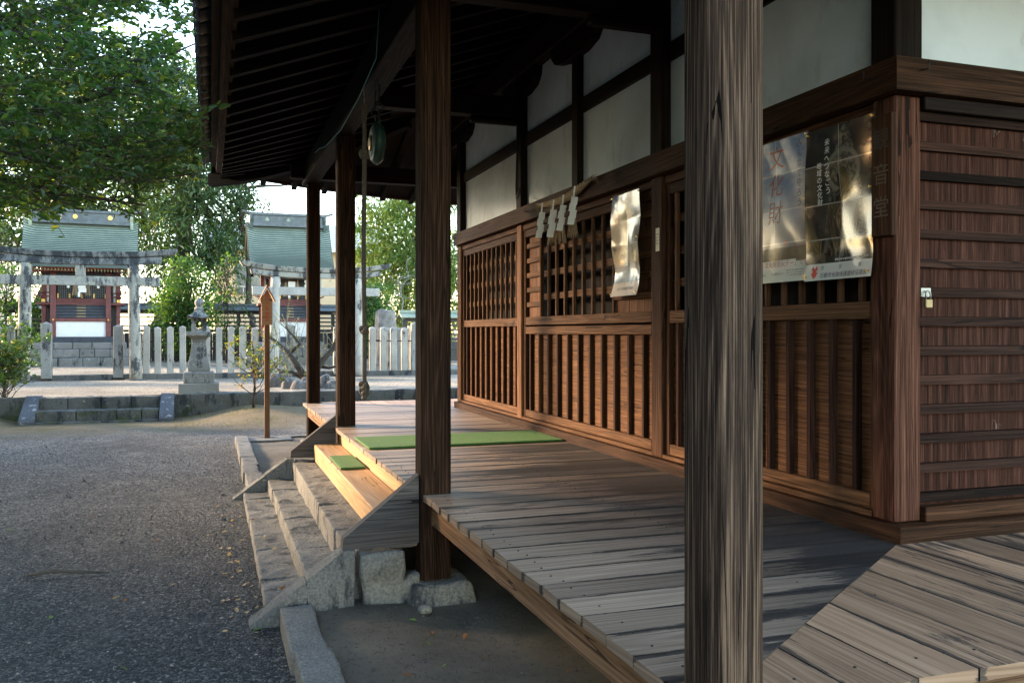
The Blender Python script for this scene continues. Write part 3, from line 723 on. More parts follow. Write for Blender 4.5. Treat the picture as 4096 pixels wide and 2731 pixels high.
# eave tiles: a round cover tile and a dished pan tile with a hanging lip at every pitch
def eave_tile():
    mb = MB(); P = .238
    n = 10
    def arc(r, k, sgn=1): a = PI * k / n; return (-math.cos(a) * r, math.sin(a) * r * sgn)
    for k in range(n):                                                    # cover tile barrel
        a, b = arc(.068, k), arc(.068, k + 1); c, d = arc(.05, k), arc(.05, k + 1)
        mb.face([(0, a[0], a[1]), (.5, a[0], a[1] + .18), (.5, b[0], b[1] + .18), (0, b[0], b[1])], smooth=True)
    mb.tube([(-.012, 0, .0), (.012, 0, .004)], .074, 16); mb.tube([(-.02, 0, 0), (-.01, 0, 0)], .05, 16)
    for k in range(n):                                                    # pan tile lip, hanging crescent
        y0, y1 = .05 + (P - .1) * k / n, .05 + (P - .1) * (k + 1) / n
        z = lambda q: -.045 * math.sin(PI * (q - .05) / (P - .1))
        mb.face([(0, y0, z(y0) + .0), (.5, y0, z(y0) + .18), (.5, y1, z(y1) + .18), (0, y1, z(y1))], smooth=True)
        mb.face([(0, y0, z(y0)), (0, y1, z(y1)), (-.004, y1, z(y1) * 1.5 - .035), (-.004, y0, z(y0) * 1.5 - .035)])
        mb.face([(.018, y0, z(y0)), (-.004 + .018, y0, z(y0) * 1.5 - .035), (.014, y1, z(y1) * 1.5 - .035), (.018, y1, z(y1))])
        mb.face([(-.004, y0, z(y0) * 1.5 - .035), (-.004, y1, z(y1) * 1.5 - .035), (.014, y1, z(y1) * 1.5 - .035), (.014, y0, z(y0) * 1.5 - .035)])
    return mb
tb = eave_tile(); first = None; k = 0
yy = 1.3
while yy < 12.1:
    if first is None:
        first = tb.build('eave_tile', M['tile']); o = first
    else: o = first.copy(); C.objects.link(o)
    o.parent = hall; o.location = (-.085 - 2.7, yy - 6.4, zu(-.04, yy) + .262); yy += .2385
# beams on the veranda posts
quick('eave_beam', M['dark_wood'], hall, 1.09, 1.26, 1.4, 11.3, 3.345, 3.6, bevel=.006)
quick('eave_beam', M['dark_wood'], hall, .93, 10., 11.005, 11.15, 3.4, 3.598, bevel=.006)
quick('eave_beam', M['dark_wood'], hall, .93, 10., 1.77, 1.92, 3.4, 3.598, bevel=.006)
# ------------------------------------------------------------------ things on the hall
def on_wall(V, F, fn, name, m, parent):
    mb = MB(); mb.add([fn(*q) for q in V], F); return mb.build(name, m, parent)
def text(txt, size, fn, name, m, parent, vertical=False, gap=1.0, shear=0):
    V, F = text_pts(txt, size, vertical, gap, shear); return on_wall(V, F, fn, name, m, parent)
# sign board on the corner pillar
sg = thing('name_board', 'tall brown wooden name board with three worn characters on the corner pillar', 'sign', (2.71, 3.01, 1.91))
quick('board', M['wall_wood'], sg, 2.708, 2.736, 2.945, 3.065, 1.91, 2.43, bevel=.004)
for ch, z, m in (('観', 2.375, 'carved'), ('音', 2.225, 'carved_old'), ('堂', 2.085, 'carved_old')):
    text(ch, .098, lambda x, y, z=z: (2.7065, 3.053 - x, z + y), 'lettering', M[m], sg)
# posters
def crumple(seed, amp, curl=0):
    def f(y, z, W, H):                       # y from the left edge (seen from the front), z from the bottom
        u, v = y / W, z / H
        n = noise.noise((u * 1.3 + seed, v * 1.9, seed)) * .5 + noise.noise((u * 4 + seed, v * 5.5, seed)) * .1
        def nd(i, j): return random.Random(int(seed * 97) + i * 31 + j * 7).uniform(-1, 1) * (.3 if j in (0, 4) else 1)
        cu, cv = min(1.999, max(0, u * 2)), min(3.999, max(0, v * 4)); i, j = int(cu), int(cv); fu, fv = cu - i, cv - j
        q = (nd(i, j) * (1 - fu) + nd(i + 1, j) * fu) * (1 - fv) + (nd(i, j + 1) * (1 - fu) + nd(i + 1, j + 1) * fu) * fv
        q = q * 2.2 + 1.2; r = .35 * abs(noise.noise((u * 1.9 + seed * 2, v * 2.6 + u * 1.5, 8.)))
        return amp * (n + r + .35 * q) + curl * max(0, .2 - v) ** 1.5 * 5
    return f
def make_poster(label, m, yl, W, z0, H, cr, mats, texts, x=2.758, zslope=0, top_notch=0, narrow=0):
    """yl: far (left) edge; the sheet hangs towards the camera along -y"""
    p = thing('poster', label, 'poster', (x, yl - W / 2, z0))
    def fn(a, b):                            # a metres from the left, b metres from the bottom
        wv = 1 - narrow * math.sin(PI * min(1, max(0, b / H)) ) 
        aa = W / 2 + (a - W / 2) * wv
        return (x - .012 - cr(a, b, W, H), yl - aa, z0 + b + zslope * a)
    mb = MB(); mb.grid(lambda s, t: fn(s * W, t * H), 44, 64); sh = mb.build('sheet', m, p)
    for (txt, size, ax, bz, mk, vert, gap, shear) in texts:
        V, F = text_pts(txt, size, vert, gap, shear)
        mb = MB(); mb.add([(lambda q: (q[0] - .0016, q[1], q[2]))(fn(ax + q[0], bz + q[1])) for q in V], F); mb.build('lettering', M[mk], p)
    mb = MB()
    for (a, b) in ((.012, H - .012), (W - .012, H - .012), (.014, .02), (W - .02, .025), (W * .96, H * .55)):
        q = fn(a, b); mb.tube([(q[0], q[1], q[2]), (q[0] - .006, q[1], q[2])], [.0045, .003], 8); mb.tube([(q[0] - .006, q[1], q[2]), (q[0] - .012, q[1], q[2])], [.003, .0055], 8)
    mb.build('push_pins', M['gold'], p)
    return p, fn
pa, fa = make_poster('glossy pale blue fire prevention day poster with big red brown characters', M['poster_sky'], 4.045, .515, 1.755, .725, crumple(3.3, .015), None, [
    ('文化財', .125, .2, .7, 'red_ink', True, 1.12, .06), ('みんなで守ろう', .044, .425, .70, 'ink', True, 1.1, .1),
    ('1月26日「文化財防火デー」です', .034, .025, .1095, 'red_ink', False, 1, 0), ('文化庁・消防庁', .015, .08, .048, 'ink', False, 1, 0), ('文化財防火デー', .016, .23, .05, 'ink', False, 1, 0),
    ('昭和24年1月26日法隆寺金堂壁画が', .0085, .355, .06, 'ink', False, 1, 0), ('焼損したことにちなみ文化財防火', .0085, .355, .048, 'ink', False, 1, 0), ('デーと定め文化財を守る運動です', .0085, .355, .036, 'ink', False, 1, 0)])
pb_, fb_ = make_poster('dark glossy poster of a seated statue before a pointed halo with a white caption band', M['poster_dark'], 3.53, .46, 1.745, .715, crumple(8.1, .021, .05), None, [
    ('未来へつなごう', .037, .135, .665, 'white_ink', True, 1.02, .1), ('地域の文化財', .034, .085, .56, 'white_ink', True, 1.02, .1),
    ('近畿文化財保護連絡協議会', .0265, .115, .036, 'ink', False, 1, 0), ('奈', .024, .115, .07, 'ink', False, 1, 0), ('良', .024, .235, .07, 'ink', False, 1, 0), ('県', .024, .37, .07, 'ink', False, 1, 0),
    ('重要文化財 木造阿弥陀如来坐像（滋賀県高島市）', .011, .2, .098, 'white_ink', False, 1, 0)])
mb = MB()      # red two tier mark on the caption band
for (a0, a1, b0, b1) in ((.05, .095, .05, .058), (.055, .066, .058, .068), (.08, .09, .058, .068), (.058, .087, .038, .05), (.05, .095, .03, .038), (.056, .089, .018, .03), (.066, .079, .01, .018)):
    mb.face([(lambda q: (q[0] - .0016, q[1], q[2]))(fb_(*q)) for q in ((a0, b0), (a1, b0), (a1, b1), (a0, b1))])
mb.build('emblem', M['sign_red'], pb_)
make_poster('narrow crumpled silvery poster of a temple roof under a blue sky by the middle lattice', M['poster_gold'], 5.685, .43, 1.752, .715, crumple(5.7, .026, .07), None, [
    ('近畿文化財保護連絡協議会', .0225, .1, .062, 'ink', False, 1, 0), ('奈', .018, .1, .095, 'ink', False, 1, 0), ('良', .018, .2, .095, 'ink', False, 1, 0), ('県', .018, .32, .095, 'ink', False, 1, 0)], x=2.752)
ps = thing('paper_slip', 'narrow cream paper slip with small writing stuck on the middle pillar', 'notice', (2.736, 5.03, 2.02))
quick('sheet', M['slip'], ps, 2.7335, 2.7365, 5.005, 5.05, 2.025, 2.175)
for k in range(3): text('奉納祈願成就家内安全'[k * 3:k * 3 + 4], .013, lambda x, y, k=k: (2.7325, 5.046 - .013 * k - x, 2.14 + y), 'lettering', M['ink'], ps, True, 1.5)
# padlock
pl = thing('padlock', 'small brass padlock hanging from a hasp on the side wall', 'padlock', (2.9, 2.95, 1.61))
quick('hasp_plate', M['steel'], pl, 2.878, 2.93, 2.956, 2.9615, 1.652, 1.69)
mb = MB(); mb.box(2.885, 2.923, 2.936, 2.952, 1.604, 1.642); mb.build('lock_body', M['brass'], pl, .003)
mb = MB(); mb.tube([(2.892, 2.944, 1.642), (2.892, 2.944, 1.665), (2.897, 2.946, 1.675), (2.904, 2.947, 1.678), (2.911, 2.946, 1.675), (2.916, 2.944, 1.665), (2.916, 2.944, 1.642)], .0035, 8); mb.build('shackle', M['steel'], pl)
# straw rope with paper streamers
sr = thing('straw_rope', 'twisted straw festoon with four white zigzag paper streamers and straw tassels over the lattice', 'shrine rope', (2.66, 6.4, 2.6))
def rp(t):
    y = 6.93 - 1.02 * t; return Vector((2.655, y, 2.585 + .05 * t - .05 * math.sin(PI * t)))
mb = MB(); n = 60
for s in range(3):
    pts = []; rr = []
    for i in range(n + 1):
        t = i / n; a = t * 42 + s * 2 * PI / 3; r0 = .017 * (1 - .5 * abs(2 * t - 1) ** 3); p = rp(t)
        pts.append(p + Vector((math.cos(a) * r0, 0, math.sin(a) * r0))); rr.append(r0 * .95)
    mb.tube(pts, rr, 7)
for e in (0, 1):
    for k in range(26):
        p = rp(e); d = Vector((R.uniform(-.03, .02), (1 if e == 0 else -1) * R.uniform(.06, .14), R.uniform(-.05, .02)))
        mb.tube([p, p + d * .5 + Vector((0, 0, .004)), p + d], [.002, .0018, .001], 4, cap=False)
mb.build('rope', M['straw'], sr)
for t in (.30, .5, .72):
    mb = MB(); p = rp(t) + Vector((-.02, 0, -.01))
    mb.tube([p, p + Vector((-.004, 0, -.09))], [.008, .011], 7)
    for k in range(46):
        a = R.uniform(0, 2 * PI); q = R.uniform(.3, 1); L = R.uniform(.19, .27)
        b = p + Vector((math.cos(a) * .008 * q, math.sin(a) * .01 * q, -.08)); e = b + Vector((math.cos(a) * .022 * q, math.sin(a) * .075 * q, -L))
        mb.tube([b, (b + e) / 2 + Vector((0, 0, -.01)), e], [.0032, .0028, .0018], 4, cap=False)
    mb.build('tassel', M['straw'], sr)
for t, sc in ((.15, 1.05), (.4, 1.1), (.6, 1.0), (.82, 1.05)):
    mb = MB(); p = rp(t) + Vector((-.045, 0, 0)); w_ = .05 * sc; h = .058 * sc; yy = p.y; z = p.z; tw = R.uniform(-.3, .3)
    def st(y0, y1, za, zb, xo, tilt):
        f = lambda q, z, o: (p.x + xo - o + (yy - q) * .8, yy + (q - yy) * .6, z)
        mb.face([f(y0, za, 0), f(y1, za - tilt, 0), f(y1, zb - tilt, .01), f(y0, zb, .01)])
    st(yy + .007, yy - .007, z + .01, z - .07, 0, 0)
    z -= .068; oy = yy
    for k in range(4):
        st(oy + w_ * .5, oy - w_ * .5, z, z - h, -.006 * k + (.012 if k % 2 else 0), .006); z -= h * .82; oy += (-.022 if k % 2 else .02)
    mb.build('paper_streamer', M['paper'], sr)
# gong and bell rope
gg = thing('shrine_gong', 'round green bronze gong hanging from rings under the eave beam', 'gong', (1.19, 6.55, 2.93))
def disc_lathe(prof, c, n=36):
    """prof (x offset, radius) about an axis along x"""
    mb = MB(); base = len(mb.v); r = (.5, .5)
    for (xo, q) in prof:
        for k in range(n): a = 2 * PI * k / n; mb.v.append((c[0] + xo, c[1] + math.cos(a) * q, c[2] + math.sin(a) * q))
    for i in range(len(prof) - 1):
        for k in range(n):
            k2 = (k + 1) % n; mb.f.append((i * n + k, (i + 1) * n + k, (i + 1) * n + k2, i * n + k2)); mb.uv.append([(0, 0)] * 4); mb.rn.append(r); mb.sm.append(False)
    mb.f.append(tuple(range(n))); mb.uv.append([(0, 0)] * n); mb.rn.append(r); mb.sm.append(False)
    e = (len(prof) - 1) * n; mb.f.append(tuple(range(e, e + n))[::-1]); mb.uv.append([(0, 0)] * n); mb.rn.append(r); mb.sm.append(False)
    return mb
gc = (1.185, 6.55, 2.925)
disc_lathe([(-.058, .055), (-.056, .06), (-.048, .063), (-.05, .1), (-.046, .104), (-.04, .13), (-.02, .152), (-.006, .158), (-.004, .15), (.004, .15), (.006, .158), (.02, .152), (.04, .13), (.046, .104), (.05, .06), (.058, .055)], gc).build('gong_body', M['bronze'], gg)
disc_lathe([(-.0635, .04), (-.06, .052), (-.0585, .052)], gc, 24).build('struck_face', M['bronze_worn'], gg)
mb = MB(); mb.box(gc[0] - .05, gc[0] + .05, 6.5, 6.6, 2.765, 2.8, axis='y'); 
for dy in (-.075, .075):
    mb2 = MB(); mb2.tube([(gc[0], 6.55 + dy, 3.04), (gc[0], 6.55 + dy * 1.05, 3.1)], [.016, .01], 8); mb2.build('lug', M['bronze'], gg)
    rg = MB()
    for j in range(3):
        cz = 3.125 + j * .055; pts = []
        for k in range(13):
            a = 2 * PI * k / 12
            pts.append((gc[0] + (math.cos(a) * .03 if j % 2 else 0), 6.55 + dy * 1.05 + (0 if j % 2 else math.cos(a) * .03), cz + math.sin(a) * .034))
        rg.tube(pts, .005, 6, cap=False)
    rg.tube([(gc[0], 6.55 + dy * 1.05, 3.26), (gc[0], 6.55 + dy * 1.05, 3.36)], .005, 6)
    rg.build('ring_chain', M['iron'], gg)
br = thing('bell_rope', 'long twisted hemp bell rope with knots hanging above the wooden step', 'rope', (1.075, 6.5, 1.02))
def twist(mb, path, r0, turns, n):
    for s in range(3):
        pts = []
        for i in range(n + 1):
            t = i / n; a = t * turns * 2 * PI + s * 2 * PI / 3; q = path(t)
            pts.append((q[0] + math.cos(a) * r0 * .55, q[1] + math.sin(a) * r0 * .55, q[2]))
        mb.tube(pts, r0 * .62, 6)
mb = MB(); twist(mb, lambda t: (1.078 + .003 * math.sin(t * 9), 6.5, 3.2 - 2.1 * t), .016, 46, 300)
mb.build('cord', M['rope'], br)
def knot(c, s, seed):
    q = random.Random(seed); mb = MB()
    for k in range(2):
        pts = []
        for i in range(25):
            a = i / 24 * 2 * PI
            pts.append((c[0] + s * (math.sin(a) + 2 * math.sin(2 * a)) * .36 + .004 * k, c[1] + s * (math.cos(a) - 2 * math.cos(2 * a)) * .3, c[2] + s * (-math.sin(3 * a)) * .75 - s * .3 * k))
        mb.tube(pts, s * .36, 7, cap=False)
    return mb
for z, s in ((2.83, .03), (1.52, .028), (1.105, .031), (1.065, .029)): knot((1.078, 6.5, z), s, int(z * 100)).build('knot', M['rope'], br)
mb = MB(); mb.tube([(1.078, 6.5, 1.06), (1.085, 6.49, 1.03), (1.07, 6.5, 1.0)], [.02, .022, .017], 7); mb.build('rope_end', M['rope'], br)
mb = MB(); mb.tube([(1.078, 6.5, 3.2), (1.078, 6.5, 3.08)], .022, 8); mb.build('binding', M['rope'], br)
mb = MB(); mb.tube([(1.078, 6.5, 3.19), (1.078, 6.485, 3.23), (1.078, 6.5, 3.27), (1.078, 6.515, 3.23), (1.078, 6.5, 3.19)], .006, 6); mb.tube([(1.078, 6.5, 3.26), (1.078, 6.5, 3.345)], .005, 6); mb.build('shackle', M['steel'], br)
st_ = MB(); st_.tube([(1.05, 5.7, 3.7), (1.06, 5.9, 3.36), (1.05, 6.6, 3.26), (1.03, 7.4, 3.2), (1.0, 8.2, 3.22), (.98, 8.5, 3.26), (.985, 8.9, 3.3)], .0035, 5)
tag(st_.build('cord', M['string']), 'thin pale blue cord looping down beside the eave beam', 'cord')
# turf mats
def mat_(name, x0, x1, y0, y1, z, label):
    mb = MB(); mb.rock(((x0 + x1) / 2, (y0 + y1) / 2, z + .0095), ((x1 - x0) / 2, (y1 - y0) / 2, .0075), .03, .004, .0016, 40)
    return tag(mb.build(name, M['turf']), label, 'mat')
mat_('door_mat', 1.115, 2.685, 6.5, 7.2, DZ + .002, 'long green artificial turf mat lying across the veranda boards')
mat_('door_mat', .915, 1.105, 6.57, 7.24, .471, 'small green artificial turf mat lying on the wooden step')
# ------------------------------------------------------------------ ground
def gz(x, y):
    """moss banks rising to the terrace wall either side of the steps"""
    b = 0
    if y > 13.5:
        t = max(0, min(1, (y - 13.9) / 2.3)); t = t * t * (3 - 2 * t)
        side = max(0, min(1, (x + .55) / 1.1)) if x > -1.8 else max(0, min(1, (-3.0 - x) / .8))
        hump = .06 * math.exp(-((x - .7) ** 2 / .5 + (y - 15.8) ** 2 / .4)) + .1 * math.exp(-((x + 3.3) ** 2 / .4 + (y - 15.9) ** 2 / .4))
        b = t * side * .15 + hump * side + side * t * (.05 * noise.noise((x * 1.4, y * 1.8, 6)) + .02 * noise.noise((x * 5, y * 5, 2)))
    n = noise.noise((x * .5, y * .5, 1)) * .018 + noise.noise((x * 2, y * 2, 4)) * .006
    if x > -.2 and y < 13: n *= max(0, min(1, 1 - (x + .2) / .35)) 
    if x > .3 and y < 12.6: n = -.01
    return b + n
mb = MB(); mb.grid(lambda a, b: (-14 + 28 * a, -4 + 20.8 * b, gz(-14 + 28 * a, -4 + 20.8 * b)), 140, 110, smooth=True)
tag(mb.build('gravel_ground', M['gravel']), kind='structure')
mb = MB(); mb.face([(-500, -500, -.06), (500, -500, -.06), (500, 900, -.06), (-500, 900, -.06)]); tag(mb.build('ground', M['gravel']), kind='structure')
mb = MB()
def dz(x, y): return .045 + .008 * noise.noise((x * 6, y * 6, 5)) + .02 * noise.noise((x * 1.3, y * 1.3, 2)) + .03 * math.exp(-((x - .85) ** 2 + (y - 4.4) ** 2) / .08)
mb.grid(lambda a, b: (.42 + 11.5 * a ** 1.5, -3 + 15.3 * b, dz(.42 + 11.5 * a ** 1.5, -3 + 15.3 * b)), 70, 130, smooth=True)
tag(mb.build('earth_ground', M['dirt']), kind='structure')
mb = MB(); mb.grid(lambda a, b: (-40 + 80 * a, 16.55 + 50 * b, .40 + .012 * noise.noise((a * 60, b * 40, 3)) + (.06 if b * 50 > 5.7 else 0)), 160, 100, smooth=True)
tag(mb.build('terrace_ground', M['gravel_pale']), kind='structure')
# loose pebbles, uncountable
mb = MB()
octv = [(1, 0, 0), (0, 1, 0), (-1, 0, 0), (0, -1, 0), (0, 0, .7), (0, 0, -.7)]
octf = [(0, 1, 4), (1, 2, 4), (2, 3, 4), (3, 0, 4)]
for k in range(24000):
    d = 2.6 + 9 * R.random() ** 1.6; u = R.uniform(-30, 760)
    p = at(u, 1200, d); x, y = p.x, p.y
    if x > .26 or y > 14: continue
    if noise.noise((x * .9, y * .9, 7)) < -.25 and R.random() < .6: continue
    s = R.uniform(.003, .0085) * (1.7 if R.random() < .07 else 2.6 if R.random() < .008 else 1); a = R.random() * 6; z0 = gz(x, y) + s * .15; f = R.uniform(.6, 1)
    ca, sa = math.cos(a) * s, math.sin(a) * s
    mb.add([(x + q[0] * ca - q[1] * sa * f, y + q[0] * sa + q[1] * ca * f, z0 + q[2] * s) for q in octv], octf)
for k in range(2600):
    x, y = R.uniform(.52, 2.2), R.uniform(1.8, 4.55); sz = R.uniform(.002, .006) * (2.2 if R.random() < .05 else 1); z0 = dz(x, y)
    mb.add([(x + q[0] * sz, y + q[1] * sz * .8, z0 + q[2] * sz) for q in octv], octf, None, (R.uniform(.3, .95), 0))
def pebm():
    t = NT('loose pebbles'); rn = t.xyz(t.uv('Rnd')); t.set(Base_Color=t.ramp(rn[0], [(0, (.018, .019, .022)), (.6, (.06, .06, .062)), (.93, (.12, .11, .1)), (1, (.33, .3, .25))]), Roughness=.8); return t.m
tag(mb.build('gravel', pebm()), 'loose grey and pale pebbles scattered over the gravel yard', kind='stuff')
# ------------------------------------------------------------------ stone stairs and kerbs
stair = thing('stone_stairs', 'three worn granite steps with sloping stone cheeks leading up to the veranda', 'stairs', (.5, 6.4, 0))
for (x0, x1, z0, z1, sd) in ((.272, .56, -.1, .058, 3), (.487, .76, -.05, .167, 5), (.70, .96, -.02, .318, 8)):
    q = random.Random(sd); y = 4.745
    while y < 8.15:
        L = min(q.uniform(.42, .95), 8.19 - y)
        if 8.19 - y - L < .3: L = 8.19 - y
        mb = MB(); mb.rock(((x0 + x1) / 2 + q.uniform(-.006, .006), y + L / 2, (z0 + z1) / 2 + q.uniform(-.004, .004)), ((x1 - x0) / 2, L / 2 - .004, (z1 - z0) / 2), .03, .011, .011, 11)
        mb.build('step_block', M['step_stone'], stair); y += L
def wedge(mb, poly, y0, y1, n=14):
    mb.prism(poly, 'y', y0, y1)
for (y0, y1, zz) in ((4.60, 4.735, 0), (8.2, 8.33, -.01)):
    for poly in ([(.17, -.08), (.185, .012), (.462, .212), (.49, -.08)], [(.468, .06), (.466, .218), (.655, .352), (.715, .352), (.71, -.05), (.5, -.05)]):
        mb = MB(); mb.prism([(a, b + zz) for a, b in poly], 'y', y0, y1); ob = mb.build('stair_cheek', M['step_stone'], stair, .012, 2)
def rock(name, label, cat, m, c, h, **k):
    mb = MB(); g = k.pop('group', None); mb.rock(c, h, **k); return tag(mb.build(name, M[m]), label, cat, g)
rock('stone_block', 'big rough granite block wedged under the near stair cheek', 'stone', 'rough_stone', (.868, 4.69, .15), (.105, .085, .185), cell=.025, rd=.025, amp=.026, fq=8, taper=1.22)
rock('stone_block', 'rough granite block under the far stair cheek', 'stone', 'rough_stone', (.86, 8.27, .15), (.13, .07, .17), cell=.04, rd=.03, amp=.015)
rock('flat_stone', 'small pointed flat stone leaning beside the rough granite block', 'stone', 'rough_stone', (.995, 4.66, .11), (.07, .05, .06), cell=.03, rd=.03, amp=.02, tilt=.4)
rock('pebble', 'smooth round pebble on the earth in front of the post base', 'pebble', 'rough_stone', (1.035, 4.36, .085), (.035, .03, .022), cell=.015, rd=.022, amp=.002)
for i, (x, y, wd, _) in enumerate(POSTS):
    rock('foundation_stone', ['foundation stone under the weathered grey corner post', 'wide half buried foundation stone under the post beside the stair', 'foundation stone under the post at the far stair cheek', 'foundation stone under the farthest veranda post'][i], 'foundation stone', 'step_stone', (x + wd / 2 + .02, y + wd / 2, .055), (.19, .17, .103), cell=.03, rd=.03, amp=.02, taper=.85)
def kerb(label, x0, x1, ya, yb, z0, z1, m, seed, lens=(.45, .8), along='y', rd=.011, amp=.009):
    t = thing('stone_kerb', label, 'kerb', ((x0 + x1) / 2, ya, 0) if along == 'y' else (ya, (x0 + x1) / 2, 0)); q = random.Random(seed); y = ya
    while y < yb - .05:
        L = min(q.uniform(*lens), yb - y)
        if yb - y - L < lens[0] * .6: L = yb - y
        j = q.uniform(-.012, .012); mb = MB(); zc = (z0 + z1) / 2 + q.uniform(-.006, .006)
        if along == 'y': mb.rock(((x0 + x1) / 2 + j, y + L / 2, zc), ((x1 - x0) / 2, L / 2 - .003, (z1 - z0) / 2), .04, rd, amp, 8)
        else: mb.rock((y + L / 2, (x0 + x1) / 2 + j, zc), (L / 2 - .003, (x1 - x0) / 2, (z1 - z0) / 2), .05, rd * .8, amp, 7)
        mb.build('kerb_stone', M[m], t); y += L
    return t
kerb('pale granite kerb running from the near stair cheek towards the viewer', .338, .5, .3, 4.58, -.08, .105, 'curb_stone', 4)
kerb('pale granite kerb running from the far stair cheek to the signpost', .31, .475, 8.36, 12.35, -.08, .1, 'curb_stone', 6)
kerb('granite kerb turning along the far end of the veranda', 12.36, 12.5, .31, 9, -.08, .07, 'curb_stone', 7, along='x')
kerb('dark mossy stone kerb along the edge of the gravel terrace left of the steps', 16.38, 16.62, -13, -2.92, -.06, .41, 'dark_stone', 9, (.9, 1.8), 'x', .02, .014)
kerb('dark mossy stone kerb along the edge of the gravel terrace right of the steps', 16.38, 16.62, -.68, 14, -.06, .41, 'dark_stone', 10, (.9, 1.8), 'x', .02, .014)
kerb('low dark stone kerb under the picket stones', 22.0, 22.22, -9, 7.2, .3, .53, 'dark_stone', 12, (1., 1.7), 'x', .015, .012)
ts = thing('terrace_steps', 'two dark stone steps with white speckled side stones up to the gravel terrace', 'steps', (-1.8, 16.2, 0))
for (y0, y1, z0, z1, m, sd) in ((15.83, 16.2, -.1, .035, 'dark_stone', 1), (15.95, 16.35, -.1, .205, 'dark_stone', 2), (16.3, 16.62, -.06, .40, 'dark_stone', 3)):
    q = random.Random(sd); x = -2.72
    while x < -.86:
        L = min(q.uniform(.38, .62), -.84 - x)
        if -.84 - x - L < .25: L = -.84 - x
        mb = MB(); mb.rock((x + L / 2, (y0 + y1) / 2, (z0 + z1) / 2), (L / 2 - .004, (y1 - y0) / 2, (z1 - z0) / 2), .05, .016, .01, 8); mb.build('step_block', M[m], ts); x += L
for x in (-2.93, -.83):
    mb = MB(); mb.prism([(15.78, -.08), (15.78, .05), (15.84, .12), (16.42, .43), (16.62, .43), (16.62, -.08)], 'x', x, x + .22); mb.build('side_stone', M['speckled'], ts, .02, 2)
# ------------------------------------------------------------------ sign post
sp = thing('sign_post', 'brown wooden signpost with a small gabled notice board and red characters', 'signpost', (.72, 12.3, .02))
rock('base_slab', 'pale flat stone slab under the wooden signpost', 'slab', 'curb_stone', (.74, 12.22, .03), (.3, .2, .035), cell=.06, rd=.012, amp=.004)
quick('pole', M['sign_post'], sp, .685, .755, 12.27, 12.34, .065, 1.7, bevel=.004)
mb = MB(); mb.prism([(.645, 1.6), (.785, 1.6), (.785, 1.95), (.715, 2.09), (.645, 1.95)], 'y', 12.235, 12.269, grain='cap'); mb.build('notice_board', M['sign_wood'], sp)
for s in (-1, 1):
    mb = MB(); mb.prism([(.715, 2.145), (.715 + s * .105, 1.93), (.715 + s * .105, 1.905), (.715, 2.118)][::s], 'y', 12.18, 12.36); mb.build('roof_board', M['sign_wood'], sp, .002)
text('境内火気厳禁', .068, lambda x, y: (.684 + x, 12.2335, 2.06 + y), 'lettering', M['sign_red'], sp, True, 1.0)
# ------------------------------------------------------------------ stone lantern
ln = thing('stone_lantern', 'grey stone lantern with curved cap and round jewel finial on the terrace edge', 'stone lantern', (-.21, 16.92, .4))
cx, cy_ = -.21, 16.92; qr = PI / 4 * 0
def sq(name, prof, m='lantern_stone', n=4, rot=0, bev=.012):
    mb = MB(); mb.lathe([(r * (math.sqrt(2) if n == 4 else 1), z) for r, z in prof], cx, cy_, n, rot=rot); return mb.build(name, M[m], ln, bev, 2)
sq('lower_base', [(.345, .38), (.345, .585)]); sq('upper_base', [(.265, .587), (.265, .76), (.245, .79)])
sq('shaft', [(.185, .79), (.19, .83), (.172, .98), (.145, 1.12), (.118, 1.27), (.112, 1.33), (.128, 1.335), (.128, 1.372)])
sq('platform', [(.13, 1.373), (.15, 1.4), (.215, 1.44), (.215, 1.51)])
fbx = MB()
for (a, b, c, d, e, f) in ((-.13, .13, -.13, .13, 1.51, 1.565), (-.13, .13, -.13, .13, 1.70, 1.75), (-.13, -.06, -.13, .13, 1.566, 1.699), (.06, .13, -.13, .13, 1.566, 1.699)):
    fbx.box(cx + a, cx + b, cy_ + c, cy_ + d, e, f)
fbx.build('fire_box', M['lantern_stone'], ln)
rf = MB(); 
def cap(a, b):
    ang = a * 2 * PI; k = abs(math.cos(2 * ang)); t = b
    rad_ = (.075 + (.205 - .075) * t ** 1.0) * (1 / max(abs(math.cos(ang)), abs(math.sin(ang))))
    corner = min(1, (rad_ * max(abs(math.cos(ang)), abs(math.sin(ang))) / .205)) ** 3 * (1 - k)
    return (cx + rad_ * math.cos(ang), cy_ + rad_ * math.sin(ang), 1.91 - .13 * t ** .6 - .02 * t + .05 * corner * t)
rf.grid(cap, 48, 10, smooth=True); rf.build('cap_top', M['lantern_stone'], ln)
rf2 = MB(); rf2.lathe([(.12 * 1.414, 1.751), (.2 * 1.414, 1.757), (.205 * 1.414, 1.772)], cx, cy_, 4); rf2.build('cap', M['lantern_stone'], ln)
mb = MB(); mb.lathe([(.075, 1.9), (.08, 1.93), (.075, 1.955), (.05, 1.965), (.055, 1.98), (.078, 2.02), (.078, 2.06), (.05, 2.1), (.015, 2.125), (.005, 2.15)], cx, cy_, 18, smooth=True); mb.build('jewel', M['lantern_stone'], ln)
for ch, z, h in (('奉', 1.24, .1), ('御', 1.12, .12), ('社', .99, .13)):
    text(ch, h, lambda x, y, z=z: (cx - h * .42 + x, cy_ - .125 - (1.26 - z - y) * .2 - .004, z + y), 'lettering', M['carved'], ln)
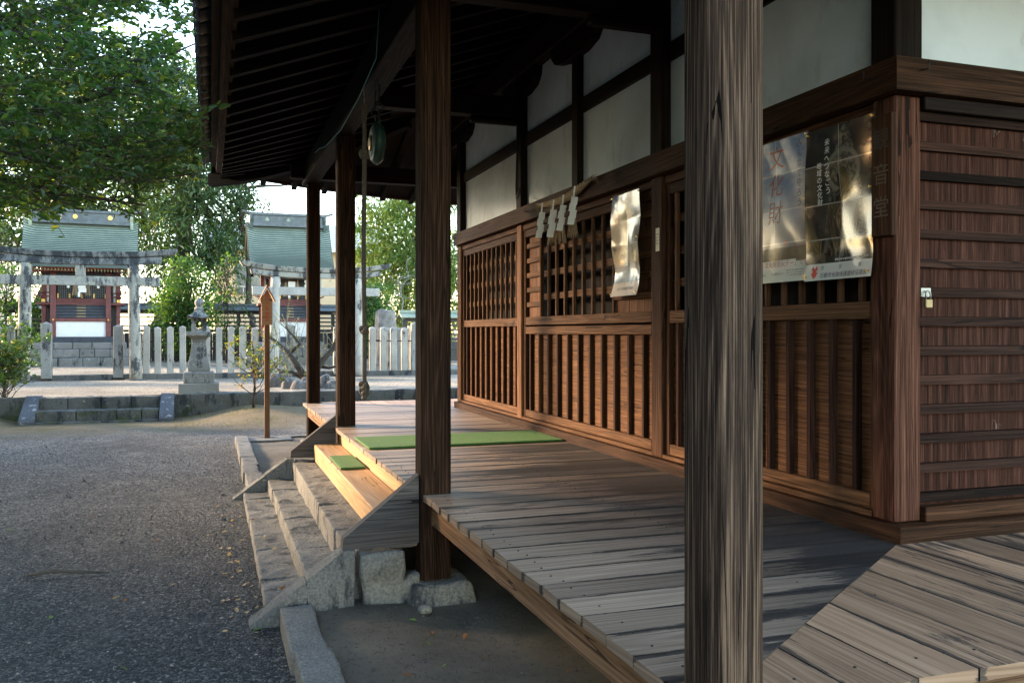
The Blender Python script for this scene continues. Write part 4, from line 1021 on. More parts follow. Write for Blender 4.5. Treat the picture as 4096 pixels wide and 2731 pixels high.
# ------------------------------------------------------------------ torii gates
def torii(label, cx, y, hw, top, endrise, kas, nuk, base_z, pr, z_sh, mk, mp, mn):
    t = thing('torii_gate', label, 'torii', (cx, y, base_z))
    zk, zs, zn0, zn1 = z_sh
    def beam(name, half, z0, z1, depth, rise, m, slant=.05, overl=0):
        mb = MB(); N = 28; base = len(mb.v)
        f = lambda x: rise * (abs(x) / kas) ** 2.4
        for i in range(N + 1):
            x = -half + 2 * half * i / N; e = slant if i in (0, N) else 0; s = -1 if i == 0 else 1
            for (dy, zz, k) in ((-depth, z0, 0), (depth, z0, 0), (depth + overl, z1, 1), (-depth - overl, z1, 1)):
                n_ = noise.noise((x * 3, dy * 9, zz * 5)) * .008
                mb.v.append((cx + x + s * e * k, y + dy + n_, zz + f(x) + n_))
        for i in range(N):
            for k in range(4):
                k2 = (k + 1) % 4; mb.f.append((base + i * 4 + k, base + i * 4 + k2, base + i * 4 + 4 + k2, base + i * 4 + 4 + k)); mb.uv.append([(0, 0)] * 4); mb.rn.append((.5, .5)); mb.sm.append(False)
        for e, rv in ((0, 1), (N, 0)):
            q = [base + e * 4 + k for k in range(4)]; mb.f.append(tuple(q[::-1] if rv else q)); mb.uv.append([(0, 0)] * 4); mb.rn.append((.5, .5)); mb.sm.append(False)
        return mb.build(name, m, t, .012, 1)
    beam('top_beam', kas, zs, top, .14, endrise, M[mk], .07, .04)
    beam('under_beam', nuk + .02, zk, zs - .004, .11, endrise * .75, M[mk], .03)
    beam('cross_beam', nuk, zn0, zn1, .075, 0, M[mn], 0)
    quick('centre_strut', M[mp], t, cx - .1, cx + .1, y - .07, y + .07, zn1 + .002, zk + .01, bevel=.01)
    for s in (-1, 1):
        pts = []; n = 10
        for i in range(n + 1):
            q = i / n; pts.append((cx + s * (hw + .06 * (1 - q)) + noise.noise((q * 3, s * 5, cx)) * .01, y + noise.noise((q * 3, s, 9)) * .008, base_z + (zk + .02 - base_z) * q))
        mb = MB(); mb.tube(pts, [pr * (1.12 - .16 * i / n) for i in range(n + 1)], 18); mb.build('pillar', M[mp], t)
        mb = MB(); mb.tube([(cx + s * (hw + .06), y, base_z - .1), (cx + s * (hw + .06), y, base_z + .035), (cx + s * (hw + .06), y, base_z + .05)], [pr * 1.9, pr * 1.85, pr * 1.5], 12); mb.build('pillar_base', M['dark_stone'], t)
    return t
torii('grey stone torii gate with black stained top beam before the gold crested shrine', -2.78, 21.7, 1.09, 3.31, .11, 1.98, 1.66, .38, .125, (3.02, 3.185, 2.555, 2.765), 'torii_dark', 'torii_stone', 'torii_stone')
torii('paler speckled stone torii gate behind the signpost and veranda posts', 2.46, 21.8, .98, 3.07, .15, 1.76, 1.53, .38, .115, (2.82, 2.95, 2.4, 2.6), 'torii_stone', 'torii_pale', 'torii_pale')
# ------------------------------------------------------------------ picket stones
def picket_fence(label, pts, m, rail=True):
    """pts: (x, y, half width, top z)"""
    t = thing('stone_fence', label, 'stone fence', (pts[0][0], pts[0][1], .5))
    for (x, y, h, z) in pts:
        j = R.uniform(-.02, .02); mb = MB(); hh = h * .98; z = z + R.uniform(-.025, .025)
        b = (x + j * .5, y + j * .3); r = (R.random(), R.random())
        lo = [(b[0] + sx * h, b[1] + sy * h, .46) for sx, sy in ((-1, -1), (1, -1), (1, 1), (-1, 1))]
        hi = [(b[0] + j * .4 + sx * hh, b[1] + sy * hh, z - h * .5) for sx, sy in ((-1, -1), (1, -1), (1, 1), (-1, 1))]
        tip = [(b[0] + j * .4, b[1], z)]
        mb.add(lo + hi + tip, [(0, 1, 5, 4), (1, 2, 6, 5), (2, 3, 7, 6), (3, 0, 4, 7), (4, 5, 8), (5, 6, 8), (6, 7, 8), (7, 4, 8)], None, r)
        mb.build('picket', M[m if h < .1 else 'lantern_stone'], t, .012, 1)
    if rail:
        mb = MB(); a, c = pts[0], pts[-1]; mb.tube([(a[0], a[1], 1.28), (c[0], c[1], 1.28)], .014, 6); mb.build('iron_rail', M['iron'], t)
    return t
yF = 22.12; st = .272
picket_fence('row of pale granite picket stones left of the stained torii gate', [(-8.6 + i * st, yF, .073, 1.63) for i in range(17)], 'lantern_stone')
picket_fence('two thick gate picket stones in front of the shrine with gold crests', [(-3.5, 22.0, .105, 1.72), (-2.03, 22.0, .105, 1.70)], 'lantern_stone', False)
picket_fence('row of pale granite picket stones between the stained torii gate and the signpost', [(-1.72 + i * st, yF, .073, 1.64) for i in range(13)], 'picket_stone')
picket_fence('two thick gate picket stones behind the bare plum tree', [(1.86, 22.0, .1, 1.68), (2.98, 22.0, .1, 1.68)], 'lantern_stone', False)
picket_fence('row of pale granite picket stones right of the paler torii gate', [(3.62 + i * st, yF, .075, 1.63) for i in range(5)] + [(4.98, yF, .11, 1.78)], 'picket_stone')
picket_fence('receding row of shaded picket stones behind the thick corner picket', [(4.98, yF + .3 + i * .3, .072, 1.63) for i in range(14)], 'lantern_stone')
picket_fence('far row of shaded picket stones on the shrine platform side', [(3.4 + i * .3, 24.6, .072, 1.63) for i in range(5)], 'lantern_stone')
# ------------------------------------------------------------------ the two small shrines
def shrine(label, loc, rz, sx, crest, crest_m):
    s = thing('small_shrine', label, 'shrine', loc, rz)
    L = Vector(loc)
    def B(name, m, x0, x1, y0, y1, z0, z1, bev=.006, par=None):
        mb = MB(); mb.box(L.x + x0 * sx, L.x + x1 * sx, L.y + y0, L.y + y1, z0, z1); return mb.build(name, M[m] if isinstance(m, str) else m, par or s, bev)
    # stone platform
    for (x0, x1, y0, y1, z0, z1, m, sd) in ((-1.75, 1.75, -.25, 3.4, .3, .72, 'rough_stone', 1), (-1.5, 1.5, .0, 3.1, .72, .98, 'curb_stone', 2), (-1.3, 1.3, .2, 2.9, .975, 1.19, 'curb_stone', 3)):
        q = random.Random(sd); x = x0; pb = thing('platform', None, None); pb.parent = s
        mb = MB()
        while x < x1 - .05:
            w_ = min(q.uniform(.4, .75), x1 - x); mb.rock((L.x + (x + w_ / 2) * sx, L.y + y0 + .2, (z0 + z1) / 2), (w_ * sx / 2 - .005, .2, (z1 - z0) / 2 - .002), .09, .03, .02 if sd == 1 else .006, 5); x += w_
        mb.box(L.x + x0 * sx + .02, L.x + x1 * sx - .02, L.y + y0 + .38, L.y + y1, z0, z1 - .008)
        mb.build('platform_stones', M[m], s); bpy.data.objects.remove(pb)
    B('ground_sill', 'blue_black', -1.0, 1.0, .32, 2.6, 1.19, 1.36)
    B('white_panel', 'white', -.70, .70, .46, .5, 1.36, 1.84)
    B('lower_rail', 'red', -.86, .86, .40, .47, 1.84, 1.94)
    for x in (-.77, .77):
        B('front_pillar', 'red', x - .075, x + .075, .40, .52, 1.36, 3.35)
        mb = MB(); mb.tube([(L.x + x * sx, L.y + .385, 1.89), (L.x + x * sx, L.y + .4, 1.89)], .03, 8); mb.build('stud', M['gold'], s)
    st_ = MB()
    for k in range(5): st_.box(L.x - .71 * sx, L.x + .71 * sx, L.y + .5 + k * .07, L.y + .56 + k * .07, 1.945 + k * .093, 1.945 + k * .093 + .088)
    st_.build('stair_boards', M['blue_black'], s, .008)
    for k in range(5):
        mb = MB(); mb.box(L.x - .13 * sx, L.x + .13 * sx, L.y + .49 + k * .07, L.y + .497 + k * .07, 1.975 + k * .093, 2.01 + k * .093); mb.build('gilt_plate', M['brass'], s)
    B('floor_beam', 'red', -.71, .71, .86, .95, 2.42, 2.57)
    B('gallery_floor', 'red', -1.25, 1.25, .75, 2.4, 2.36, 2.43)
    for x in (-1.06, 1.06):
        for y in (.9, 2.2): B('gallery_post', 'red', x - .06, x + .06, y, y + .11, 1.36, 2.36)
        B('gallery_bracket', 'gold', x - .05, x + .05, .72, .82, 2.44, 2.54)
        s_ = 1 if x > 0 else -1
        for z in (2.62, 2.74):
            mb = MB(); mb.tube([(L.x + s_ * .86 * sx, L.y + .8, z), (L.x + s_ * 1.2 * sx, L.y + .8, z), (L.x + s_ * 1.36 * sx, L.y + .8, z + .05)], .022, 8); mb.tube([(L.x + s_ * 1.14 * sx, L.y + .74, z), (L.x + s_ * 1.14 * sx, L.y + 2.4, z)], .022, 8); mb.build('railing', M['red'], s)
        B('side_panel', 'white', min(x, x * .83) - .02, max(x, x * .83), 1.16, 1.2, 2.46, 3.3)
        B('side_frame', 'black', x * .84 - .03, x * .84 + .03, 1.14, 1.21, 2.44, 3.3)
        B('corner_pillar', 'red', x - .07, x + .07, 1.1, 1.24, 2.43, 3.6)
    # lattice door
    ld = B('lattice_door', 'black', -.7, .7, 1.2, 1.23, 2.57, 3.35)
    mb = MB()
    for i in range(26): x = -.68 + i * .0544; mb.box(L.x + (x - .013) * sx, L.x + (x + .013) * sx, L.y + 1.165, L.y + 1.18, 2.58, 3.3)
    for i in range(13): z = 2.6 + i * .055; mb.box(L.x - .69 * sx, L.x + .69 * sx, L.y + 1.166, L.y + 1.179, z - .013, z + .013)
    mb.build('lattice', M['black'], ld)
    B('lattice_backing', plain('grey paper', (.3, .33, .33), .8) if 'grey paper' not in bpy.data.materials else bpy.data.materials['grey paper'], -.69, .69, 1.185, 1.195, 2.58, 3.3, 0, ld)
    for x in (-.68, -.35, 0, .35, .68):
        for z in (2.59, 3.12): B('door_fitting', 'gold', x - .022, x + .022, 1.155, 1.166, z, z + .14, 0, ld)
    B('side_wall', 'white', -1.02, -.98, 1.25, 2.4, 2.44, 3.5); B('side_wall', 'white', .98, 1.02, 1.25, 2.4, 2.44, 3.5)
    B('back_wall', 'black', -1., 1., 2.4, 2.45, 1.4, 4.2); B('under_floor', 'black', -.98, .98, 1.2, 2.39, 1.4, 2.35)
    B('front_beam', 'black', -1.0, 1.0, .42, .52, 3.2, 3.36); B('gable_wall', 'black', -.95, .95, 1.25, 2.38, 3.36, 4.3)
    B('eave_beam', 'red_bright', -1.5, 1.5, -.42, -.36, 3.43, 3.5)
    for i in range(34):
        x = -1.48 + i * .0897; mb = MB(); mb.box(L.x + (x - .017) * sx, L.x + (x + .017) * sx, L.y - .43, L.y + 1.2, 3.36, 3.42); mb.box(L.x + (x - .018) * sx, L.x + (x + .018) * sx, L.y - .437, L.y - .43, 3.355, 3.425)
        ob = mb.build('eave_rafter', M['red'], s); ob.data.materials.append(M['brass'])
        for pg in list(ob.data.polygons)[6:]: pg.material_index = 1
    # copper roof in stepped courses, swept up to the ridge
    HW, yE, yR, zE, zR = 1.66, -.62, 1.55, 3.55, 5.0
    def P(a, t, lift=0):
        """a -1..1 across, t 0 eave .. 1 ridge"""
        e = max(0, (abs(a) - .72) / .28) ** 1.8
        z = zE + (zR - zE) * (t ** 1.55) + e * (-.16 + .30 * t) * (1 if t < .999 else 1)
        wd = HW * (.955 + .045 * t)
        return (L.x + a * wd * sx, L.y + yE + (yR - yE) * t, z + lift)
    rf = MB(); NR, NC = 26, 36
    cols = [math.copysign(abs(q) ** .8, q) for q in [-1 + 2 * j / NC for j in range(NC + 1)]]
    for i in range(NR):
        t0, t1 = i / NR, (i + 1) / NR
        for j in range(NC):
            a, b = cols[j], cols[j + 1]
            p0, p1, p2, p3 = P(a, t0, .042), P(b, t0, .042), P(b, t1, .004), P(a, t1, .004)
            rf.face([p0, p1, p2, p3], None, (.5, .5)); q0, q1 = P(a, t0, -.004 if i else -.1), P(b, t0, -.004 if i else -.1)
            rf.face([q0, q1, p1, p0], None, (.05, .5))
    def back(a, t):
        p = P(a, 1, 0); return (p[0], L.y + yR + 1.25 * t, p[2] - .95 * t ** .75 * 1.0)
    for i in range(8):
        for j in range(NC): a, b = cols[j], cols[j + 1]; rf.face([back(a, i / 8), back(b, i / 8), back(b, (i + 1) / 8), back(a, (i + 1) / 8)], None, (.5, .5))
    rf.build('roof', M['copper'], s)
    un = MB()
    for i in range(10):
        t0, t1 = i / 10, (i + 1) / 10
        for j in range(0, NC, 4): a, b = cols[j], cols[j + 4]; un.face([P(a, t0, -.1), P(a, t1, -.1), P(b, t1, -.1), P(b, t0, -.1)], None, (.5, .5))
    un.build('roof_underside', M['dark_wood'], s)
    for sd in (-1, 1):
        gb = MB()
        for i in range(20):
            t0, t1 = i / 20, (i + 1) / 20; a, b = P(sd, t0, .02), P(sd, t1, .02); c, d = P(sd, t0, -.2), P(sd, t1, -.2)
            o = sd * .012; gb.face([(q[0] + o, q[1], q[2]) for q in (a, b, d, c)], None, (.5, .5))
            gb.face([(c[0] + o, c[1], c[2]), (d[0] + o, d[1], d[2]), (d[0] - sd * .08, d[1], d[2]), (c[0] - sd * .08, c[1], c[2])], None, (.5, .5))
        for i in range(8):
            a, b = back(sd, i / 8), back(sd, (i + 1) / 8); o = sd * .012
            gb.face([(a[0] + o, a[1], a[2] + .02), (b[0] + o, b[1], b[2] + .02), (b[0] + o, b[1], b[2] - .2), (a[0] + o, a[1], a[2] - .2)], None, (.5, .5))
        gb.build('barge_board', M['dark_wood'], s)
    B('ridge_box', 'copper_dark', -1.4, 1.4, yR - .16, yR + .16, 5.0, 5.34); B('ridge_step', 'copper_dark', -1.42, 1.42, yR - .21, yR + .21, 4.98, 5.09)
    B('ridge_cap', 'copper_dark', -1.5, 1.5, yR - .2, yR + .2, 5.345, 5.43)
    for x in (-1, 1):
        mb = MB(); mb.prism([(yR - .24, 4.86), (yR + .24, 4.86), (yR + .26, 5.0), (yR + .2, 5.1), (yR + .24, 5.22), (yR + .2, 5.36), (yR - .2, 5.36), (yR - .24, 5.22), (yR - .2, 5.1), (yR - .26, 5.0)], 'x', 0, .09)
        mb.v = [(L.x + x * 1.42 * sx + (q[0] if x > 0 else -q[0]), L.y + q[1], q[2]) for q in mb.v]; mb.build('ridge_end', M['copper'], s)
        mb = MB(); mb.prism([(0, 5.43), (.28 * x, 5.5), (.3 * x, 5.47), (0, 5.37)][::x], 'y', yR - .2, yR + .2); mb.v = [(L.x + x * 1.48 * sx + q[0], L.y + q[1], q[2]) for q in mb.v]; mb.build('ridge_tip', M['copper_dark'], s)
    for x in crest:
        mb = MB(); n = 16; c = (L.x + x * sx, L.y + yR - .165, 5.21)
        ring_ = [(c[0] + math.cos(2 * PI * k / (n * 2)) * (.075 if k % 2 else .066), c[1], c[2] + math.sin(2 * PI * k / (n * 2)) * (.075 if k % 2 else .066)) for k in range(n * 2)]
        if crest_m != 'gold':
            ring_ = [(c[0] + math.cos(a) * .07 * (.65 + .35 * abs(math.cos(1.5 * (a - PI / 2)))), c[1], c[2] + math.sin(a) * .07 * (.65 + .35 * abs(math.cos(1.5 * (a - PI / 2))))) for a in [2 * PI * k / 32 for k in range(32)]]
        m_ = len(ring_); mb.add(ring_ + [(q[0], q[1] - .02, q[2]) for q in ring_], [tuple(range(m_, 2 * m_))] + [(k, (k + 1) % m_, m_ + (k + 1) % m_, m_ + k) for k in range(m_)])
        mb.build('crest', M[crest_m], s)
    # straw and paper hung before the lattice
    z0 = 3.1
    for x, q in ((-.16, 'straw'), (.2, 'straw')):
        mb = MB()
        for k in range(22):
            a = R.uniform(-.02, .02); mb.tube([(L.x + x + a, L.y + .4, z0), (L.x + x + a * 4.5, L.y + .38 + R.uniform(-.02, .02), z0 - .46)], [.006, .004], 4, cap=False)
        mb.build('straw_tassel', M['straw'], s)
    mb = MB(); c = (L.x + .03, L.y + .36)
    for (x0, x1, z1, z2, y) in ((-.12, .1, 3.12, 2.86, 0), (-.1, .12, 2.87, 2.74, -.02), (-.12, -.05, 2.75, 2.6, -.01)): mb.box(c[0] + x0, c[0] + x1, c[1] + y, c[1] + y + .004, z2, z1)
    mb.build('paper_streamer', M['paper'], s)
    for x in (-.42, .42):
        mb = MB()
        for k in range(4): o = .03 * (k % 2); mb.box(L.x + x + o, L.x + x + .07 + o, L.y + .38, L.y + .384, 3.1 - k * .075, 3.18 - k * .075)
        mb.build('paper_streamer', M['paper'], s)
    return s
shrine('small red and white shrine with curved green copper roof and gold crests on its ridge', (-3.79, 29.6, 0), rad(5.5), 1.0, (-.2, .82), 'gold')
shrine('small red shrine with curved green copper roof and dull trefoil crests on its ridge', (2.42, 28.3, 0), 0, .8, (-.85, .0), 'copper')
# ------------------------------------------------------------------ roofed lattice fence, houses
def lattice_fence(label, x0, x1, y, ztop, z0, m_roof):
    t = thing('roofed_fence', label, 'fence', (x0, y, z0)); n = int((x1 - x0) / 1.6)
    for i in range(n + 1):
        x = x0 + (x1 - x0) * i / n; quick('fence_post', M['black'], t, x - .07, x + .07, y - .07, y + .07, z0, ztop - .25, bevel=.005)
    mb = MB()
    for k in range(5): z = ztop - .95 + k * .155; mb.box(x0, x1, y - .09, y - .072, z, z + .06)
    mb.build('slats', M['black'], t)
    mb = MB(); x = x0
    while x < x1: mb.box(x, x + .14, y - .02, y + .02, z0 + .1, ztop - 1.02, axis='z'); x += .15
    mb.build('board_panel', M['black'], t)
    for zz in (ztop - 1.0, z0 + .5): quick('fence_rail', M['black'], t, x0, x1, y - .1, y - .021, zz, zz + .1)
    mb = MB(); mb.prism([(y - .42, ztop - .2), (y - .42, ztop - .16), (y, ztop), (y + .42, ztop - .16), (y + .42, ztop - .2), (y, ztop - .06)], 'x', x0 - .2, x1 + .2); mb.build('fence_roof', M[m_roof], t)
    quick('fence_cap', M[m_roof], t, x0 - .2, x1 + .2, y - .09, y + .09, ztop - .02, ztop + .07)
    quick('fence_beam', M['black'], t, x0, x1, y - .06, y + .06, ztop - .33, ztop - .2)
    return t
lattice_fence('long black lattice fence with a narrow copper roof behind the two shrines', -13, 6.2, 34.2, 2.5, .35, 'copper_dark')
lattice_fence('nearer black lattice fence with a pale green copper roof behind the tree stump', 6.35, 12.5, 29.8, 2.2, .4, 'copper')
def house(label, x0, x1, y0, y1, z1, m, wins, roof_m, ov=.6, rise=1.6):
    h = thing('house', label, 'house', ((x0 + x1) / 2, y0, 0))
    quick('wall', M[m], h, x0, x1, y0, y1, -.05, z1)
    mb = MB(); mb.prism([(y0 - ov, z1 - .1), (y0 - ov, z1 + .12), ((y0 + y1) / 2, z1 + rise), (y1 + ov, z1 + .12), (y1 + ov, z1 - .1)], 'x', x0 - ov, x1 + ov); mb.build('roof', M[roof_m], h)
    quick('fascia', M['white'], h, x0 - ov - .02, x1 + ov + .02, y0 - ov - .05, y0 - ov - .005, z1 - .15, z1 + .1)
    for (a, b, c, d) in wins:
        f = quick('window', M['steel'], h, a, b, y0 - .05, y0 + .02, c, d); quick('pane', M['glass'], f, a + .07, b - .07, y0 - .07, y0 - .052, c + .07, d - .07)
    return h
hb = house('cream house with a pale roof and balcony rail behind the green trees', .2, 9.5, 52, 60, 6.3, 'cream', [(1.3, 2.8, 3.6, 5.4), (4, 5.5, 3.6, 5.4)], 'roof_grey', .7, 2.)
quick('balcony_wall', M['cream'], hb, .25, 6, 50.9, 51.05, -.05, 3.5); quick('balcony_floor', M['cream'], hb, .25, 6, 51.06, 51.98, 2.6, 2.8)
mb = MB(); mb.tube([(.25, 50.97, 4.05), (6, 50.97, 4.05)], .04, 6)
for i in range(9): mb.tube([(.3 + i * .7, 50.97, 3.5), (.3 + i * .7, 50.97, 4.05)], .02, 5)
mb.build('balcony_rail', M['white'], hb)
house('white house behind the trees left of the stained torii gate', -16.5, -10.2, 46, 54, 5.6, 'house_white', [(-12.6, -11.4, 1.6, 2.9)], 'roof_grey', .5, 1.5)
# ------------------------------------------------------------------ trees and plants
def leaf_mesh(mb, p, s, q, ratio=.5, droop=0, six=False, dirv=None):
    d = dirv or Vector((q.gauss(0, 1), q.gauss(0, 1), q.gauss(0, .6) - droop)); d.normalize()
    up = Vector((q.gauss(0, .6), q.gauss(0, .6), 1)); sv = d.cross(up)
    if sv.length < 1e-3: return
    sv.normalize(); nv = sv.cross(d); w = s * ratio * .5
    r = (q.random(), q.random()); fold = nv * (w * .45)
    if six:
        a, b = p + d * s * .3, p + d * s * .72
        V = [p, a + sv * w + fold, b + sv * w * .8 + fold, p + d * s, b - sv * w * .8 + fold, a - sv * w + fold]
        mb.add(V, [(0, 1, 2, 3), (0, 3, 4, 5)], None, r)
    else:
        m_ = p + d * s * .48
        mb.add([p, m_ + sv * w + fold, p + d * s, m_ - sv * w + fold], [(0, 1, 2), (0, 2, 3)], None, r)
def limb(mb, a, b, r0, r1, q, wob=.06, n=6, sag=0):
    a, b = Vector(a), Vector(b); L = (b - a).length; pts = []
    for i in range(n + 1):
        t = i / n; p = a.lerp(b, t)
        if 0 < i < n: p += Vector((q.gauss(0, 1), q.gauss(0, 1), q.gauss(0, 1))) * L * wob * .35
        p.z += sag * math.sin(PI * t) * L; pts.append(p)
    mb.tube(pts, [r0 + (r1 - r0) * i / n for i in range(n + 1)], 7); return pts
def tree(label, base, h, trunk_r, crown, n_cl, per, ls, m_leaf, m_bark, seed, ratio=.4, droop=.2, lean=(0, 0), hollow=.35, cl=.5, group=None, extra=()):
    """crown: (cx, cy, cz, rx, ry, rz); leaf sprays gathered in clumps with gaps between"""
    q = random.Random(seed); t = thing('tree', label, 'tree', base, group=group)
    tb = MB(); b = Vector(base); top = Vector((crown[0], crown[1], crown[2] + crown[5] * .35))
    fk = b.lerp(top, .45) + Vector((lean[0], lean[1], 0))
    tr = limb(tb, b, fk, trunk_r, trunk_r * .75, q, .04, 6); limb(tb, fk, top, trunk_r * .72, trunk_r * .2, q, .08, 7)
    cen = []
    for k in range(n_cl):
        while True:
            v = Vector((q.uniform(-1, 1), q.uniform(-1, 1), q.uniform(-1, 1)))
            if hollow < v.length < 1: break
        if noise.noise(v * 1.7 + Vector((seed, 0, 0))) < -.22 and q.random() < .8: continue
        cen.append(Vector((crown[0] + v.x * crown[3], crown[1] + v.y * crown[4], crown[2] + v.z * crown[5])))
    for k in range(min(26, len(cen))):
        c = cen[k * len(cen) // 26 if len(cen) > 26 else k]; s = q.uniform(.35, .95); st_ = fk.lerp(top, s)
        limb(tb, st_, c, trunk_r * q.uniform(.16, .4), .015, q, .12, 6, .06)
    for e in extra: limb(tb, *e, q)
    tb.build('trunk', M[m_bark], t)
    lb = MB()
    for c in cen:
        rr = cl * q.uniform(.6, 1.35); flat = q.uniform(.45, .8); spray = Vector((q.gauss(0, 1), q.gauss(0, 1), -.4)).normalized()
        for j in range(int(per * q.uniform(.6, 1.4))):
            v = Vector((q.gauss(0, .5), q.gauss(0, .5), q.gauss(0, .5) * flat)) * rr
            d = (v.normalized() + spray * .6 + Vector((q.gauss(0, .5), q.gauss(0, .5), -droop + q.gauss(0, .4))))
            leaf_mesh(lb, c + v, ls * q.uniform(.7, 1.3), q, ratio, 0, False, d)
    lb.build('crown', M[m_leaf], t); return t
# big evergreen behind the fence and the rest of the grove
P = at(352, 700, 36); Q = at(425, 430, 37); tree('big dark evergreen tree with a thick leaning trunk between the two shrines', (P.x, P.y, .3), 12, .46, (Q.x, Q.y, Q.z, 2.75, 2.4, 5.9), 640, 40, .3, 'leaf_dark', 'bark', 5, .26, .5, (.6, 0), .2, .62)
P = at(60, 600, 41); tree('dark evergreen tree behind the shrine with gold crests', (P.x, P.y, .3), 10, .35, (P.x + 2.2, P.y, 7.6, 5.4, 3, 3.9), 480, 40, .32, 'leaf_dark', 'bark', 8, .32, .2, (0, 0), .2, .7)
P = at(215, 300, 44); tree('tall pale leaved tree rising behind the copper roof with gold crests', (P.x, P.y, .3), 14, .4, (P.x, P.y, 12.5, 5.6, 3, 5.2), 340, 34, .34, 'leaf_light', 'bark_pale', 9, .35, .2, (0, 0), .2, .85)
P = at(905, 500, 42); tree('light green drooping leaved tree seen between the rope and the post', (P.x, P.y, .3), 10, .3, (P.x + 1.2, P.y, 5.2, 3.5, 2.6, 4.6), 700, 46, .28, 'leaf_light', 'bark', 13, .24, .7, (0, 0), .2, .55)
P = at(585, 430, 38); tree('slender tree with thin hanging sprays against the bright sky by the eave corner', (P.x, P.y, .3), 9, .16, (P.x - .6, P.y, 6.6, 1.5, 1.4, 3.0), 62, 20, .24, 'leaf_dark', 'bark', 15, .28, .4, (0, 0), .3, .42, extra=((at(520, 432, 38), at(660, 425, 38), .1, .03),))
P = at(470, 700, 31); tree('young green sapling in front of the black fence left of the lantern', (P.x - .6, P.y, .45), 4, .05, (P.x - .55, P.y, 2.4, 1.0, .6, 1.8), 200, 30, .13, 'leaf_mid', 'bark', 17, .45, .1, (0, 0), .1, .28)
P = at(520, 680, 29.5); tree('slim upright sapling with sparse leaves beside the cream house', (P.x, P.y, .45), 4.5, .035, (P.x, P.y, 2.5, .75, .6, 1.6), 70, 18, .13, 'leaf_mid', 'bark', 19, .45, .1, (0, 0), .1, .26)
P = at(405, 740, 30.5); tree('bushy green shrub in front of the black fence right of the gold crest shrine', (P.x, P.y, .45), 2.5, .05, (P.x + .1, P.y, 1.9, 1.0, .6, 1.5), 190, 30, .13, 'leaf_mid', 'bark', 21, .45, .1, (0, 0), .1, .3)
P = at(20, 700, 28); tree('leafy green shrub tree beyond the left pillar of the stained torii', (P.x, P.y, .45), 3.5, .06, (P.x - .1, P.y, 2.2, 1.3, .8, 1.6), 150, 26, .14, 'leaf_mid', 'bark', 23, .45, .1, (0, 0), .1, .32)
P = at(805, 700, 31); tree('bushy green tree behind the paler torii gate', (P.x + .4, P.y, .45), 3.5, .06, (P.x + .6, P.y, 2.0, .8, .7, 1.3), 110, 26, .14, 'leaf_mid', 'bark', 25, .45, .2, (0, 0), .1, .3)
P = at(893, 690, 27.5); tree('leafy shrub drooping over the weathered tree stump', (P.x - .45, P.y + .6, .45), 3, .05, (P.x - .4, P.y + .2, 2.35, .55, .45, .75), 70, 24, .13, 'leaf_mid', 'bark', 27, .4, .3, (0, 0), .1, .26)
P = at(930, 600, 33); tree('leafless pale branched tree in front of the light green tree', (P.x, P.y, .45), 5, .06, (P.x - .2, P.y, 3.2, 1.2, .7, 1.5), 16, 3, .08, 'bud', 'bark_pale', 29, .6, .1, (0, 0), .3, .35)
# unseen grove added left of the yard to block side light
for i, (x, y, h) in enumerate(((-10.5, -8, 11), (-9., -3, 10), (-9.5, 3, 12), (-8.6, 9.2, 9))):
    tree(['broad evergreen of the unseen side grove standing farthest back', 'low branched evergreen of the unseen side grove', 'tallest evergreen of the unseen side grove', 'evergreen of the unseen side grove beside the overhanging tree'][i], (x, y, -.05), h, .3, (x, y, h * .5, 3.0, 3.2, h * .5), 420, 24, .42, 'leaf_dark', 'bark', 60 + i, .5, .2, (0, 0), .2, .8)
tree('unseen high crowned evergreen added to keep sun off the far plaster', (-10.2, 17.8, -.05), 12, .3, (-10.2, 19, 9.2, 3.0, 5., 3.1), 560, 24, .42, 'leaf_dark', 'bark', 71, .5, .2, (0, 0), .1, .8)  # unseen tree, crown placed to hold sun off the far plaster
q = random.Random(91); lb = MB()
for k in range(4200):
    y = q.uniform(-14, 48); z = 6.4 * q.random() ** .7 * (1 + .18 * noise.noise((y * .25, 2, 2)))
    for j in range(5): leaf_mesh(lb, Vector((-24 + q.gauss(0, .9), y + q.gauss(0, .5), z + q.gauss(0, .3))), q.uniform(.4, .7), q, .6)
tag(lb.build('screen_woods', M['leaf_dark']), 'unseen belt of evergreens added beyond the yard to block low sky glow', kind='stuff')  # unseen belt added to block low sky glow on the far plaster
q = random.Random(17); hd = thing('shade_hedge', 'unseen evergreen screen added left of the gravel yard to shade it', 'shade_hedge', (-8.2, 15, 0)); lb = MB(); tb = MB()  # unseen row of foliage added to keep low sun off the gravel
for k in range(16): tb.tube([(-8.2 + q.gauss(0, .1), 10.6 + k * .6, -.05), (-8.2 + q.gauss(0, .2), 10.6 + k * .6, 2.3)], [.05, .02], 6)
for k in range(5200):
    c = Vector((-8.2 + q.gauss(0, .35), q.uniform(10.2, 20.2), q.uniform(.1, 2.75)))
    for j in range(4): leaf_mesh(lb, c + Vector((q.gauss(0, .12), q.gauss(0, .12), q.gauss(0, .1))), q.uniform(.08, .15), q, .55)
tb.build('stems', M['bark'], hd); lb.build('foliage', M['leaf_dark'], hd)
